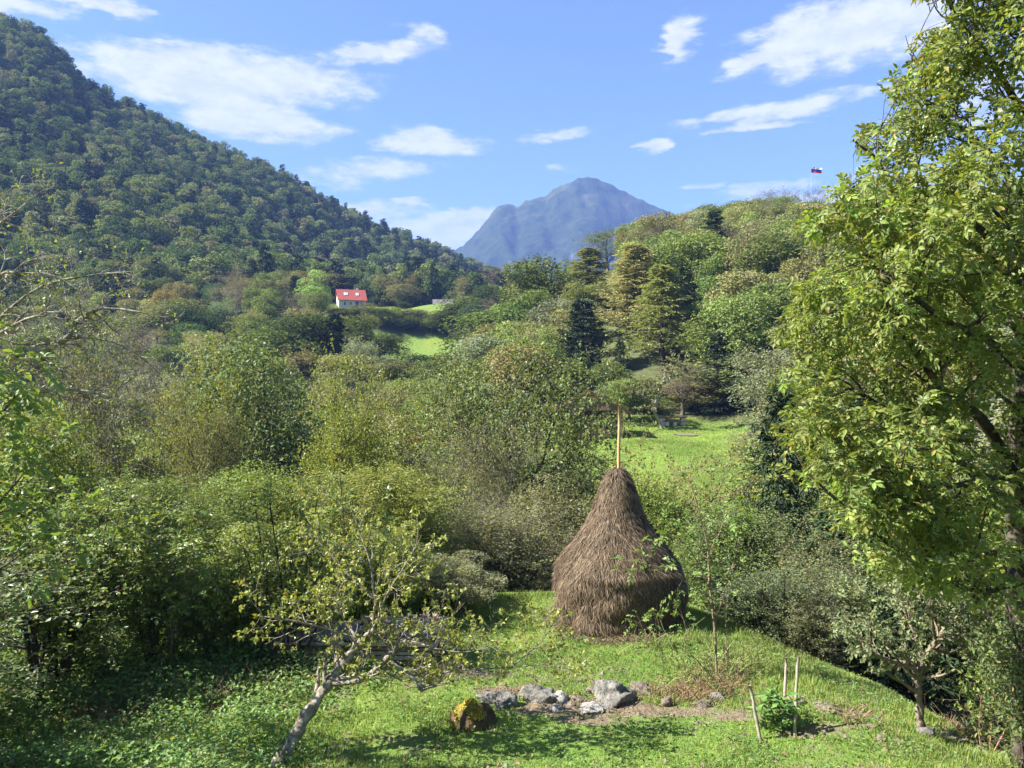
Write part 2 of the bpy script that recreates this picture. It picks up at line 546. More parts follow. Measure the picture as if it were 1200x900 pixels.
# ------------------------------------------------------------------ terrain
CTRL = [
    # px, depth, z
    (0, 22, -9), (300, 22, -8.5), (600, 22, -8), (800, 22, -8.5), (1000, 22, -11), (1200, 22, -12),
    (0, 40, -15), (300, 40, -15), (600, 40, -14.5), (800, 40, -12.5), (1000, 40, -13), (1200, 40, -12),
    (0, 60, -16), (300, 60, -16), (500, 60, -13), (620, 60, -9.5), (700, 60, -8.2), (800, 60, -7.6), (880, 60, -9), (1000, 60, -10), (1200, 60, -8),
    (0, 76, -17), (300, 76, -17), (500, 76, -12), (600, 76, -7.5), (650, 76, -6.3), (720, 76, -5.9), (800, 76, -5.8), (870, 76, -6.0), (950, 76, -5), (1200, 76, 0),
    (0, 92, -16), (300, 92, -16), (500, 92, -13), (640, 92, -6), (720, 92, -4.9), (800, 92, -4.75), (860, 92, -4.5), (950, 92, -1), (1200, 92, 8),
    (0, 130, -10), (200, 130, -12), (400, 130, -10), (500, 130, -9), (600, 130, -4), (700, 130, 5), (800, 130, 9), (900, 130, 13), (1200, 130, 20),
    (0, 180, 0), (200, 180, -2), (400, 180, 2), (500, 180, 1), (560, 180, 0), (620, 180, 7), (700, 180, 22), (800, 180, 29), (900, 180, 33), (1200, 180, 38),
    (0, 220, 12), (200, 220, 8), (400, 220, 12), (470, 220, 6.2), (530, 220, 6.2), (580, 220, 9), (650, 220, 22), (700, 220, 31), (800, 220, 39), (900, 220, 43.5), (1000, 220, 43), (1200, 220, 45),
    (400, 246, 21), (470, 246, 13.6), (530, 246, 13.8),
    (0, 270, 25), (200, 270, 24), (400, 270, 27.5), (470, 270, 25.4), (530, 270, 26), (600, 270, 20), (700, 270, 30), (800, 270, 40), (900, 270, 44), (1200, 270, 45),
    (400, 300, 31), (470, 300, 29.3), (530, 300, 30),
    (0, 350, 75), (100, 350, 65), (200, 350, 55), (300, 350, 45), (400, 350, 39), (500, 350, 37), (600, 350, 26), (700, 350, 24), (900, 350, 25), (1200, 350, 25),
    (0, 450, 160), (100, 450, 138), (200, 450, 108), (300, 450, 84), (400, 450, 65), (500, 450, 52), (600, 450, 36), (900, 450, 20),
    (0, 560, 249), (60, 570, 241), (100, 580, 215), (150, 590, 199), (200, 600, 186), (250, 620, 177), (300, 640, 167), (350, 670, 153), (400, 700, 135), (460, 760, 123), (520, 820, 118), (560, 860, 112), (620, 900, 100), (700, 900, 50), (1200, 900, 20),
    (0, 800, 190), (100, 820, 150), (200, 850, 130), (300, 900, 110), (400, 950, 90), (500, 1100, 80), (600, 1200, 60),
    (0, 1500, 40), (300, 1500, 30), (600, 1700, 10), (900, 1500, 0), (1200, 1500, 0), (0, 4000, 0), (600, 4000, 0), (1200, 4000, 0),
]
_c = np.array(CTRL, float)
_ca = (_c[:, 0] - 600) / FPX * 2.2
_cl = np.log(_c[:, 1])
_ct = _c[:, 2] / _c[:, 1]


def _tps(r2):
    return np.where(r2 > 1e-12, 0.5 * r2 * np.log(np.maximum(r2, 1e-12)), 0.0)


_n = len(_c)
_K = _tps((_ca[:, None] - _ca[None]) ** 2 + (_cl[:, None] - _cl[None]) ** 2) + np.eye(_n) * 1e-5
_Pm = np.stack([np.ones(_n), _ca, _cl], 1)
_A = np.zeros((_n + 3, _n + 3)); _A[:_n, :_n] = _K; _A[:_n, _n:] = _Pm; _A[_n:, :_n] = _Pm.T
_w = np.linalg.solve(_A, np.concatenate([_ct, np.zeros(3)]))


def vnoise(x, y, seed=0):
    """smooth value noise in 2-D"""
    xi, yi = np.floor(x), np.floor(y)
    fx, fy = x - xi, y - yi
    fx, fy = fx * fx * (3 - 2 * fx), fy * fy * (3 - 2 * fy)

    def h(a, b):
        s = np.sin(a * 127.1 + b * 311.7 + seed * 74.7) * 43758.5453
        return s - np.floor(s)
    return (h(xi, yi) * (1 - fx) + h(xi + 1, yi) * fx) * (1 - fy) + (h(xi, yi + 1) * (1 - fx) + h(xi + 1, yi + 1) * fx) * fy


def fbm(x, y, seed=0, octv=4):
    s, a = 0, 0.5
    for q in range(octv):
        s = s + a * (vnoise(x * 2 ** q, y * 2 ** q, seed + q) - 0.5)
        a *= 0.5
    return s * 2


# the edge of the grassy terrace the haystack stands on, and everything in front of it
EDGE = np.array([(-60, 15.5), (-9, 16.4), (-2, 18.0), (1.5, 18.6), (3.4, 17.6), (4.3, 15.3), (5.2, 13.8), (5.75, 12.0), (6.35, 10.7), (7.4, 8.9), (9.5, 5.5), (14, 1), (40, -14)])


def edge_dist(X, Y):
    """distance outside the terrace edge (negative inside)"""
    d = np.full(np.shape(X), 1e9)
    for a, b in zip(EDGE[:-1], EDGE[1:]):
        ab = b - a
        t = np.clip(((X - a[0]) * ab[0] + (Y - a[1]) * ab[1]) / (ab @ ab), 0, 1)
        d = np.minimum(d, np.hypot(X - a[0] - t * ab[0], Y - a[1] - t * ab[1]))
    yb = np.interp(X, EDGE[:, 0], EDGE[:, 1])
    return np.where(Y > yb, d, -d)


def H(X, Y):
    X = np.asarray(X, float); Y = np.asarray(Y, float)
    R = np.hypot(X, Y)
    th = np.arctan2(X, Y)
    thc = np.clip(th, -0.72, 0.72)
    D = np.maximum(R * np.cos(thc), 3.0)
    a = np.tan(thc) * 2.2; l = np.log(D)
    sh = a.shape
    af, lf = a.ravel(), l.ravel()
    t = np.empty_like(af)
    for s in range(0, len(af), 20000):
        e = slice(s, s + 20000)
        t[e] = _tps((af[e, None] - _ca[None]) ** 2 + (lf[e, None] - _cl[None]) ** 2) @ _w[:_n] + _w[_n] + _w[_n + 1] * af[e] + _w[_n + 2] * lf[e]
    zf = (t.reshape(sh)) * D
    zf = zf + fbm(X / 90, Y / 90, 3) * 16 * sm(R, 300, 450) * (1 - sm(R, 900, 1500)) + fbm(X / 25, Y / 25, 9) * 2.0 * sm(R, 60, 120)
    # near: the slope the camera stands on, then the terrace, then the bank down into the valley
    slope = -1.75 - 0.325 * np.maximum(Y, -3)
    flat = -5.0 + 0.03 * (X - 2) * sm(-X, -8, 4) * 0
    zn = -np.logaddexp(-slope * 4, -flat * 4) / 4 if False else np.maximum(slope, flat)
    k = 0.25
    h_ = np.clip(0.5 + 0.5 * (slope - flat) / k, 0, 1)
    zn = flat * (1 - h_) + slope * h_ + k * h_ * (1 - h_)
    ed = edge_dist(X, Y)
    zn = zn + fbm(X / 1.6, Y / 1.6, 21) * 0.10 + fbm(X / 0.5, Y / 0.5, 22, 3) * 0.035
    zn = zn + 0.13 * np.exp(-((ed + 1.2) / 0.9) ** 2)            # the lip of the bank
    drop = np.maximum(ed + 0.4, 0)
    zn = zn - (0.16 * np.minimum(drop, 2) ** 2 + 0.62 * np.maximum(drop - 2, 0)) + 0.0
    zn = np.maximum(zn, -14)
    return np.where(R > 40, zf, zn * (1 - sm(R, 20, 40)) + zf * sm(R, 20, 40))


def hz(x, y):
    return float(H(np.array([x]), np.array([y]))[0])


def in_poly(X, Y, poly):
    X = np.asarray(X, float); Y = np.asarray(Y, float)
    r = np.zeros(X.shape, bool)
    p = np.asarray(poly, float)
    for (x1, y1), (x2, y2) in zip(p, np.roll(p, -1, 0)):
        c = (y1 > Y) != (y2 > Y)
        r ^= c & (X < (x2 - x1) * (Y - y1) / (y2 - y1 + 1e-12) + x1)
    return r


def gpoly(pts):
    return [((px - 600) / FPX * Y, Y) for px, Y in pts]


MEADOW_A = gpoly([(560, 66), (640, 60), (720, 57), (800, 54), (868, 56), (884, 64), (884, 80), (872, 91), (800, 96.5), (700, 97), (620, 92), (560, 80)])       # by the hut
MEADOW_B = gpoly([(425, 205), (545, 205), (556, 235), (540, 252), (455, 252), (418, 232)])   # the hanging meadow
MEADOW_C = gpoly([(385, 256), (540, 268), (540, 312), (370, 318), (372, 285)])      # above it
ISM = lambda X, Y: in_poly(X, Y, MEADOW_A) | in_poly(X, Y, MEADOW_B) | in_poly(X, Y, MEADOW_C)

# ground mesh: rings round the camera, fine near by and in the view
view = np.concatenate([np.linspace(-math.pi, -0.75, 60)[:-1], np.linspace(-0.75, 0.75, 330), np.linspace(0.75, math.pi, 60)[1:-1]])
rings = np.concatenate([np.linspace(0.6, 8, 14)[:-1], np.linspace(8, 20, 120)[:-1], np.geomspace(20, 120, 80)[:-1], np.geomspace(120, 1000, 110)[:-1], np.geomspace(1000, 4200, 16)])
TH, RR = np.meshgrid(view, rings)
GX, GY = np.sin(TH) * RR, np.cos(TH) * RR
GZ = H(GX, GY)
nr_, nc_ = GX.shape
gm = MB()
ii, jj = np.meshgrid(np.arange(nr_ - 1), np.arange(nc_), indexing='ij')
j2 = (jj + 1) % nc_
GQ = np.stack([ii * nc_ + jj, (ii + 1) * nc_ + jj, (ii + 1) * nc_ + j2, ii * nc_ + j2], -1).reshape(-1, 4)[:, ::-1]
gm.add(np.stack([GX, GY, GZ], -1), GQ)
cap = np.arange(nc_)
gm.add(np.vstack([np.stack([GX[0], GY[0], GZ[0]], -1), [[0, 0, hz(0, 0)]]]), None, np.stack([cap, (cap + 1) % nc_, np.full(nc_, nc_)], 1)[:, ::-1])

# bare earth among the stones (where the grass is worn through)
SOIL = [(690, 829, 105, 13), (600, 812, 60, 9), (800, 835, 70, 9), (880, 838, 60, 10), (690, 846, 60, 6), (945, 858, 50, 8), (1010, 838, 45, 9), (560, 790, 60, 7), (1180, 880, 60, 12)]


def ground_px(px, py):
    """where the line of sight through a pixel meets the near terrace"""
    Y = 10.0
    for _ in range(30):
        z = hz((px - 600) / FPX * Y, Y)
        Yn = z / ((450 - py) / FPX)
        Y = 0.5 * Y + 0.5 * Yn
    return (px - 600) / FPX * Y, Y


SOIL_W = []
for (cx, cy, rx, ry) in SOIL:
    x0, y0 = ground_px(cx, cy)
    SOIL_W.append((x0, y0, rx / FPX * y0, ry / FPX * y0 * y0 / 5.0))


def soil(X, Y):
    s = np.zeros(np.shape(X))
    for x0, y0, rx, ry in SOIL_W:
        s = np.maximum(s, 1 - np.hypot((X - x0) / rx, (Y - y0) / ry))
    return s + fbm(X / 0.45, Y / 0.45, 31) * 0.35


def ground_material():
    m, k, b, o = principled('ground', 0.95, 0.1)
    geo = k.n('ShaderNodeNewGeometry')
    P = geo.outputs['Position']
    mead = k.n('ShaderNodeAttribute', attribute_name='meadow')
    so = k.n('ShaderNodeAttribute', attribute_name='soil')
    forest, f1 = noise_col(k, 0.8, [(0.3, (0.05, 0.06, 0.024)), (0.7, (0.10, 0.115, 0.045))], 8, P)
    lawn, f2 = noise_col(k, 1.3, [(0.3, (0.085, 0.135, 0.028)), (0.52, (0.125, 0.185, 0.04)), (0.72, (0.17, 0.19, 0.06))], 9, P)
    lawn2, f4 = noise_col(k, 0.12, [(0.35, (0.9, 1.0, 0.9)), (0.7, (1.15, 1.02, 0.85))], 4, P)
    lawn = k.mix(1.0, lawn, lawn2, 'MULTIPLY')
    earth, f3 = noise_col(k, 9, [(0.3, (0.10, 0.078, 0.05)), (0.7, (0.21, 0.168, 0.115))], 9, P)
    c = k.mix(mead.outputs['Fac'], forest, lawn)
    c = k.mix(so.outputs['Fac'], c, earth)
    k.l(c, b.inputs['Base Color'])
    add_bump(k, b, k.math('ADD', f2, f3), 0.7, 0.12)
    return m


M_GROUND = ground_material()
ground = gm.build('ground', M_GROUND, smooth=True, kind='structure')
tag(ground, 'valley ground with grassy terrace, meadows and wooded slopes')
gv = np.vstack(gm.v)
ed_ = edge_dist(gv[:, 0], gv[:, 1])
md = np.maximum(ISM(gv[:, 0], gv[:, 1]).astype(float), 1 - sm(ed_, 0.6, 2.6))
a_ = ground.data.attributes.new('meadow', 'FLOAT', 'POINT'); a_.data.foreach_set('value', md.astype(np.float32))
a_ = ground.data.attributes.new('soil', 'FLOAT', 'POINT'); a_.data.foreach_set('value', sm(soil(gv[:, 0], gv[:, 1]), 0.05, 0.4).astype(np.float32))

# ------------------------------------------------------------------ the far mountain
RIDGE = [(380, 330), (440, 318), (500, 302), (520, 300), (545, 285), (562, 268), (576, 250), (586, 241), (598, 240), (606, 243), (614, 236), (628, 231), (640, 230), (648, 222), (660, 216), (668, 214), (674, 210), (690, 207), (702, 210), (715, 216),
         (730, 224), (748, 232), (765, 241), (785, 249), (805, 258), (840, 272), (900, 290), (1000, 300), (1100, 310), (1300, 330), (1500, 350)]
rp = np.array(RIDGE, float)
na, ns = 320, 130
ax = np.linspace(330, 1500, na)
rz_ = np.interp(ax, rp[:, 0], rp[:, 1])
D0, D1 = 1750.0, 2650.0
mm = MB()
sv = np.concatenate([np.linspace(0, 1, ns), [1.06, 1.15, 1.3]])
SV, AX = np.meshgrid(sv, ax, indexing='ij')
RZ = np.interp(AX, rp[:, 0], rp[:, 1])
DD = D0 + (D1 - D0) * SV
zr = (450 - RZ) / FPX * D1
X_ = (AX - 600) / FPX * (D1 * (0.35 + 0.65 * np.minimum(SV, 1)) + (D1 - D1 * 1) * 0)
X_ = (AX - 600) / FPX * D1 * (0.9 + 0.1 * SV)
prof = np.where(SV <= 1, np.minimum(SV, 1) ** 1.15, 1 - (SV - 1) * 1.2)
rd = np.abs(fbm(X_ / 260 + DD / 900, DD / 700, 51, 5))
Zm = zr * prof + (rd * -200 + fbm(X_ / 70, DD / 70, 61, 4) * 42) * np.sin(np.clip(SV, 0, 1) * math.pi) ** 0.8 + fbm(X_ / 16, DD / 16, 66, 3) * 9 + fbm(X_ / 5, DD / 5, 69, 2) * 5 - 30 * (1 - SV)
i2, j3 = np.meshgrid(np.arange(len(sv) - 1), np.arange(na - 1), indexing='ij')
mm.add(np.stack([X_, DD, Zm], -1), np.stack([i2 * na + j3, i2 * na + j3 + 1, (i2 + 1) * na + j3 + 1, (i2 + 1) * na + j3], -1).reshape(-1, 4))


def mountain_material():
    m, k, b, o = principled('mountain', 1.0, 0.0)
    geo = k.n('ShaderNodeNewGeometry')
    c, f = noise_col(k, 0.045, [(0.3, (0.010, 0.019, 0.009)), (0.7, (0.046, 0.058, 0.026))], 10, geo.outputs['Position'], 0.7)
    g, f2 = noise_col(k, 0.006, [(0.5, (0, 0, 0)), (0.62, (1, 1, 1))], 6, geo.outputs['Position'])
    sp = k.n('ShaderNodeSeparateXYZ'); k.l(geo.outputs['Position'], sp.inputs[0])
    top = k.math('MULTIPLY', k.sstep(sp.outputs[2], 460, 640), g)
    c = k.mix(k.math('MULTIPLY', top, 0.5), c, (0.12, 0.12, 0.055))
    ns_ = k.n('ShaderNodeSeparateXYZ'); k.l(geo.outputs['Normal'], ns_.inputs[0])
    rock = k.math('MULTIPLY', k.sstep(ns_.outputs[2], 0.5, 0.32), g)
    c = k.mix(k.math('MULTIPLY', rock, .6), c, (0.2, 0.195, 0.18))
    k.l(c, b.inputs['Base Color'])
    add_bump(k, b, f, 0.8, 8)
    return m


mount = mm.build('mountain', mountain_material(), smooth=True, kind='structure')
tag(mount, 'blue hazy mountain closing the valley')

# ------------------------------------------------------------------ haze
hzb = MB()
hb = bpy.data.meshes.new('haze')
x0, x1, y0, y1, z0, z1 = -4600, 4600, -4600, 4600, -60, 860
hb.from_pydata([(x0, y0, z0), (x1, y0, z0), (x1, y1, z0), (x0, y1, z0), (x0, y0, z1), (x1, y0, z1), (x1, y1, z1), (x0, y1, z1)], [],
               [(0, 3, 2, 1), (4, 5, 6, 7), (0, 1, 5, 4), (1, 2, 6, 5), (2, 3, 7, 6), (3, 0, 4, 7)])
hm = bpy.data.materials.new('haze')
hm.use_nodes = True
hk = NT(hm.node_tree)
ho = hk.n('ShaderNodeOutputMaterial')
pv = hk.n('ShaderNodeVolumePrincipled')
pv.inputs['Color'].default_value = (0.22, 0.37, 0.90, 1)
pv.inputs['Density'].default_value = 0.00019
pv.inputs['Anisotropy'].default_value = 0.0
hk.l(pv.outputs[0], ho.inputs['Volume'])
hb.materials.append(hm)
haze = bpy.data.objects.new('haze', hb)
COL.objects.link(haze)
tag(haze, 'thin blue haze in the valley air', None, None, 'stuff')

# ------------------------------------------------------------------ tree kinds (all built 1 m high, standing at the origin)
def broadleaf(seed, leaf, tpl, trunk=0.85, tr=0.022, bend=0.05, nlimb=11, limb=0.36, t0=0.25, ang=0.95, n2=7, n3=7, lpt=8, up=0.12, prof=None, twig=0.10, sides=(7, 5, 4, 3), spread=0.008, droop=0.25):
    rng = np.random.default_rng(seed)
    z = np.linspace(0, trunk, 9)
    b = np.cumsum(rng.normal(0, bend / 3, (9, 2)), 0) * (z / trunk)[:, None]
    P0 = np.concatenate([b, z[:, None]], 1)[None]
    R0 = (tr * (1 - 0.85 * (z / trunk)))[None]
    R0[0, 0] *= 1.35
    prof = prof or (lambda t: limb * (0.55 + 0.9 * np.sin(np.clip((t - t0) / (1 - t0), 0, 1) * 2.6 + 0.35)) * 0.8)
    P1, R1, t1 = spawn(rng, P0, R0, nlimb, t0, 1.0, ang, 0.2, prof, 7, 0.16, up, 0.55, 0.25)
    L1 = np.linalg.norm(P1[:, -1] - P1[:, 0], axis=1)
    P2_, R2, t2 = spawn(rng, P1, R1, n2, 0.25, 1.0, 0.85, 0.25, lambda t: L1[:, None] * (0.62 - 0.32 * t), 5, 0.2, 0.06, 0.55, 0.3)
    P3, R3, t3 = spawn(rng, P2_, R2, n3, 0.2, 1.0, 0.8, 0.3, twig, 3, 0.2, 0.02, 0.6, 0.4)
    wd = MB()
    for P, R, s in zip((P0, P1, P2_, P3), (R0, R1, R2, R3), sides):
        if s:
            wd.tubes(P, np.maximum(R, 0.0006), s)
    lf = MB()
    p, d = on_twigs(rng, P3, lpt, 0.1, spread)
    dd, nn = leaf_frames(rng, p, d, droop=droop)
    lf.leaves(p, dd, nn, leaf * (0.65 + 0.7 * rng.random(len(p))), tpl, np.clip(np.repeat(rng.random(len(P3)), lpt) * 0.5 + rng.random(len(p)) * 0.5, 0, 1))
    return wd, lf


def shrub(seed, leaf, tpl, stems=7, h=0.9, spreadr=0.5, n2=9, n3=7, lpt=8, twig=0.12, tr=0.012, sides=(5, 4, 3), droop=0.2):
    rng = np.random.default_rng(seed)
    a = rng.random(stems) * 6.283
    P0 = []
    for q in range(stems):
        hh = h * (0.65 + 0.45 * rng.random())
        tip = np.array([math.cos(a[q]), math.sin(a[q]), 0]) * spreadr * (0.25 + 0.75 * rng.random()) + [0, 0, hh]
        mid = tip * [0.35, 0.35, 0.55] + rng.normal(0, 0.04, 3)
        P0.append(curve([[math.cos(a[q]) * .03, math.sin(a[q]) * .03, -0.02], mid, tip], 9))
    P0 = np.array(P0)
    R0 = np.tile(tr * np.linspace(1, 0.25, 9), (stems, 1)) * (0.6 + 0.7 * rng.random((stems, 1)))
    P1, R1, _ = spawn(rng, P0, R0, n2, 0.12, 1.0, 0.95, 0.3, lambda t: 0.34 - 0.16 * t, 5, 0.2, 0.08, 0.55, 0.3)
    P2_, R2, _ = spawn(rng, P1, R1, n3, 0.1, 1.0, 0.8, 0.3, twig, 3, 0.2, 0.02, 0.6, 0.4)
    wd = MB()
    for P, R, s in zip((P0, P1, P2_), (R0, R1, R2), sides):
        if s:
            wd.tubes(P, np.maximum(R, 0.0008), s)
    lf = MB()
    p, d = on_twigs(rng, P2_, lpt, 0.1, 0.01)
    dd, nn = leaf_frames(rng, p, d, droop=droop)
    lf.leaves(p, dd, nn, leaf * (0.6 + 0.8 * rng.random(len(p))), tpl)
    return wd, lf


def lobed(seed, n, leaf, shape='round', lobes=26, thin=0.0, tpl=TPL_QUAD, wood=True):
    """a tree seen from far: leaf sprays on the skins of many lobes heaped into a crown"""
    rng = np.random.default_rng(seed)
    if shape == 'round':
        c = rng.normal(0, 1, (lobes, 3)); c = unit(c) * (rng.random((lobes, 1)) ** 0.45)
        c = c * [0.27, 0.27, 0.36] + [0, 0, 0.58]
        lr = 0.085 + 0.085 * rng.random(lobes)
    elif shape == 'heap':
        c = rng.normal(0, 1, (lobes, 3)); c = unit(c) * (rng.random((lobes, 1)) ** 0.45)
        c = c * [0.40, 0.40, 0.40] + [0, 0, 0.44]
        lr = 0.07 + 0.08 * rng.random(lobes)
    elif shape == 'tall':
        c = rng.normal(0, 1, (lobes, 3)); c = unit(c) * (rng.random((lobes, 1)) ** 0.5)
        c = c * [0.16, 0.16, 0.42] + [0, 0, 0.54]
        lr = 0.07 + 0.06 * rng.random(lobes)
    else:                                        # 'larch': a loose cone
        t = rng.random(lobes) ** 0.8
        a = rng.random(lobes) * 6.283
        r = (1 - t) * 0.2 * (0.3 + 0.7 * rng.random(lobes))
        c = np.stack([np.cos(a) * r, np.sin(a) * r, 0.12 + 0.84 * t], 1)
        lr = 0.045 + 0.05 * (1 - t)
    w_ = lr ** 2; k = rng.choice(lobes, n, p=w_ / w_.sum())
    u = unit(rng.normal(0, 1, (n, 3)) + [0, 0, 0.25])
    rad = lr[k] * (0.72 + 0.42 * rng.random(n))
    p = c[k] + u * rad[:, None] * ([1, 1, 0.85] if shape != 'larch' else [1.15, 1.15, 0.55])
    # leave the odd gap
    g = np.sin(p[:, 0] * 31 + seed) * np.sin(p[:, 1] * 29) * np.sin(p[:, 2] * 27 + 2 * seed)
    keep = g < 0.75 - thin
    p, u, k = p[keep], u[keep], k[keep]
    nn = unit(u * 0.9 + rng.normal(0, 0.7, p.shape) + [0, 0, 0.15])
    dd = unit(np.cross(nn, rng.normal(0, 1, p.shape)))
    lf = MB()
    lrnd = rng.random(lobes)
    lf.leaves(p - dd * leaf * 0.5, dd, nn, leaf * (0.6 + 0.8 * rng.random(len(p))), tpl, np.clip(lrnd[k] * 0.55 + rng.random(len(p)) * 0.45, 0, 1))
    wd = MB()
    if wood:
        z = np.linspace(-0.02, 0.9 if shape != 'heap' else 0.45, 6)
        P0 = np.stack([rng.normal(0, .006, 6), rng.normal(0, .006, 6), z], 1)
        wd.tubes(P0, 0.018 * (1 - 0.85 * z) * (1 if shape != 'heap' else .5), 5)
        ends = c[rng.choice(lobes, min(10, lobes), replace=False)]
        zz = np.clip(ends[:, 2] - 0.18, 0.15, 0.8) if shape != 'heap' else np.full(len(ends), 0.02)
        st = np.stack([np.zeros(len(zz)), np.zeros(len(zz)), zz], 1)
        P1 = st[:, None] + (ends - st)[:, None] * np.linspace(0, 1, 4)[None, :, None]
        P1[:, 1:3, 2] += 0.015
        wd.tubes(P1, np.tile(np.linspace(0.008, 0.002, 4), (len(P1), 1)), 4)
    return wd, lf


def spruce(seed, needle, nb=70, n2=9, npt=7, wdt=0.19, base=0.06, dr=-0.10, larch=False):
    rng = np.random.default_rng(seed)
    z = np.linspace(-0.02, 1, 12)
    P0 = np.stack([np.zeros(12), np.zeros(12), z], 1)[None]
    R0 = (0.014 * (1.03 - z))[None]
    P1, R1, t1 = spawn(rng, P0, R0, nb, base, 0.985, 1.5 if not larch else 1.25, 0.12, lambda t: wdt * (1.04 - t) ** 0.85 + 0.012, 6, 0.05, dr, 0.35, 0.2)
    # tips sweep up again
    s = np.linspace(0, 1, 7)[None, :, None]
    L1 = np.linalg.norm(P1[:, -1] - P1[:, 0], axis=1)
    P1 = P1 + np.array([0, 0, 1.0]) * (L1[:, None, None] * 0.18 * s ** 3)
    P2_, R2, t2 = spawn(rng, P1, R1, n2, 0.12, 1.0, 0.95, 0.15, lambda t: L1[:, None] * (0.42 - 0.28 * t) + 0.006, 3, 0.08, -0.14, 0.5, 0.4, flat=0.85)
    wd = MB()
    wd.tubes(P0, R0, 6); wd.tubes(P1, np.maximum(R1, 0.0008), 3)
    lf = MB()
    for P, kk in ((P2_, npt), (P1, npt + 3)):
        p, d = on_twigs(rng, P, kk, 0.05, 0.003)
        dd = unit(d * 0.8 + rng.normal(0, 0.45, p.shape) + [0, 0, -0.35])
        nn = unit(rng.normal(0, 0.4, p.shape) + [0, 0, 0.9])
        lf.leaves(p, dd, nn, needle * (0.6 + 0.8 * rng.random(len(p))), TPL_LONG)
    return wd, lf


class Kind:
    """wood and leaf meshes of one tree form, shared by all its copies"""
    def __init__(self, name, wl, mleaf, mbark, bark=(0.10, 0.085, 0.07), cat='tree', stem='trunk', smooth=False):
        wd, lf = wl
        self.name, self.cat, self.stem = name, cat, stem
        self.bark = bark
        self.wood = wd.mesh(name + '_' + stem, mbark, True) if wd.n else None
        self.leaf = lf.mesh(name + '_crown', mleaf)
        V = np.vstack(lf.v)
        self.top = np.percentile(V[:, 2], 99.5)
        self.rad = 0.5 * (np.percentile(V[:, 0], 97) - np.percentile(V[:, 0], 3))


def plant(kind, x, y, z, h, width=None, color=(.07, .1, .03), rz=0.0, label=None, group=None, name=None, bark=None, lean=0.0):
    """one tree: an Empty at its foot, trunk and crown as its parts. h: height; width: crown width in metres"""
    s = h / kind.top
    sx = s if width is None else (width / 2) / kind.rad
    o = empty(name or kind.name, (x, y, z), rz, (sx, sx, s))
    if lean:
        o.rotation_euler[1] = lean
    if kind.wood:
        link(kind.stem, kind.wood, o, bark or kind.bark)
    link('crown', kind.leaf, o, color)
    tag(o, label, kind.cat, group)
    return o


def plant_px(kind, px, top, Y, wpx, color, label, group=None, rz=None, base=None, **kw):
    """put a tree where the photograph has it: centre column px, crown top at row top, depth Y, crown width wpx pixels"""
    x = (px - 600) / FPX * Y
    z = hz(x, Y) - 0.05 if base is None else (450 - base) / FPX * Y
    h = (450 - top) / FPX * Y - z
    return plant(kind, x, Y, z, h, wpx / FPX * Y, color, RNG.random() * 6.28 if rz is None else rz, label, group, **kw)


K = {}
K['round'] = [Kind('broadleaf_tree', lobed(100 + q, 9500, 0.0235, 'round', 30 + 4 * q, 0.25), M_LEAF_FAR, M_BARK) for q in range(3)]
K['tall'] = [Kind('slender_tree', lobed(120 + q, 8000, 0.022, 'tall', 32, 0.25), M_LEAF_FAR, M_BARK) for q in range(2)]
K['larch'] = [Kind('larch_tree', spruce(140 + q, 0.021, 150, 8, 7, 0.165, 0.10, -0.05, True), M_LEAF_FAR, M_BARK) for q in range(2)]
K['spruce'] = [Kind('spruce_tree', spruce(150 + q, 0.026, 120, 8, 6, 0.16), M_NEEDLE, M_BARK, (.06, .045, .035)) for q in range(2)]
K['airy'] = [Kind('open_crowned_tree', broadleaf(160 + q, 0.020, TPL_QUAD, n2=8, n3=8, lpt=6, nlimb=13, sides=(6, 4, 3, 0)), M_LEAF_FAR, M_BARK) for q in range(2)]
K['bare'] = [Kind('bare_tree', broadleaf(170 + q, 0.016, TPL_QUAD, n2=8, n3=9, lpt=2, nlimb=13, sides=(6, 4, 3, 3), twig=0.12), M_LEAF_FAR, M_TWIG, (.16, .14, .12)) for q in range(2)]
K['orchard'] = [Kind('spreading_tree', broadleaf(180 + q, 0.0115, TPL_FOLD, trunk=0.72, tr=0.02, nlimb=12, limb=0.42, t0=0.3, ang=0.85, n2=8, n3=8, lpt=30, twig=0.11, bend=0.1, sides=(8, 6, 4, 3)), M_LEAF_MID, M_BARK, (.05, .042, .035)) for q in range(2)]
K['open'] = [Kind('spreading_tree', broadleaf(185 + q, 0.0115, TPL_FOLD, trunk=0.7, tr=0.026, nlimb=14, limb=0.42, t0=0.28, ang=0.95, n2=8, n3=7, lpt=25, twig=0.12, bend=0.12, sides=(9, 7, 5, 4)), M_LEAF_MID, M_BARK, (.045, .038, .032)) for q in range(2)]
K['ash'] = [Kind('feathery_tree', broadleaf(190 + q, 0.0155, TPL_LONG, trunk=0.85, tr=0.013, nlimb=14, limb=0.33, t0=0.15, ang=0.7, n2=8, n3=8, lpt=34, twig=0.12, up=0.2, sides=(7, 5, 3, 0), droop=0.4), M_LEAF_MID, M_BARK, (.12, .1, .08)) for q in range(2)]
K['thicket'] = [Kind('bushy_tree', shrub(200 + q, 0.0135, TPL_QUAD, 11, 0.85, 0.36, 10, 8, 22, 0.11, 0.009, (5, 3, 3)), M_LEAF_MID, M_TWIG, (.15, .13, .1), stem='trunk') for q in range(2)]
K['twiggy'] = [Kind('bare_tree', broadleaf(210 + q, 0.011, TPL_QUAD, trunk=0.8, tr=0.016, nlimb=14, limb=0.4, t0=0.15, ang=0.75, n2=10, n3=11, lpt=6, twig=0.13, up=0.1, bend=0.12, sides=(7, 5, 4, 3)), M_LEAF_MID, M_TWIG, (.17, .155, .13)) for q in range(2)]
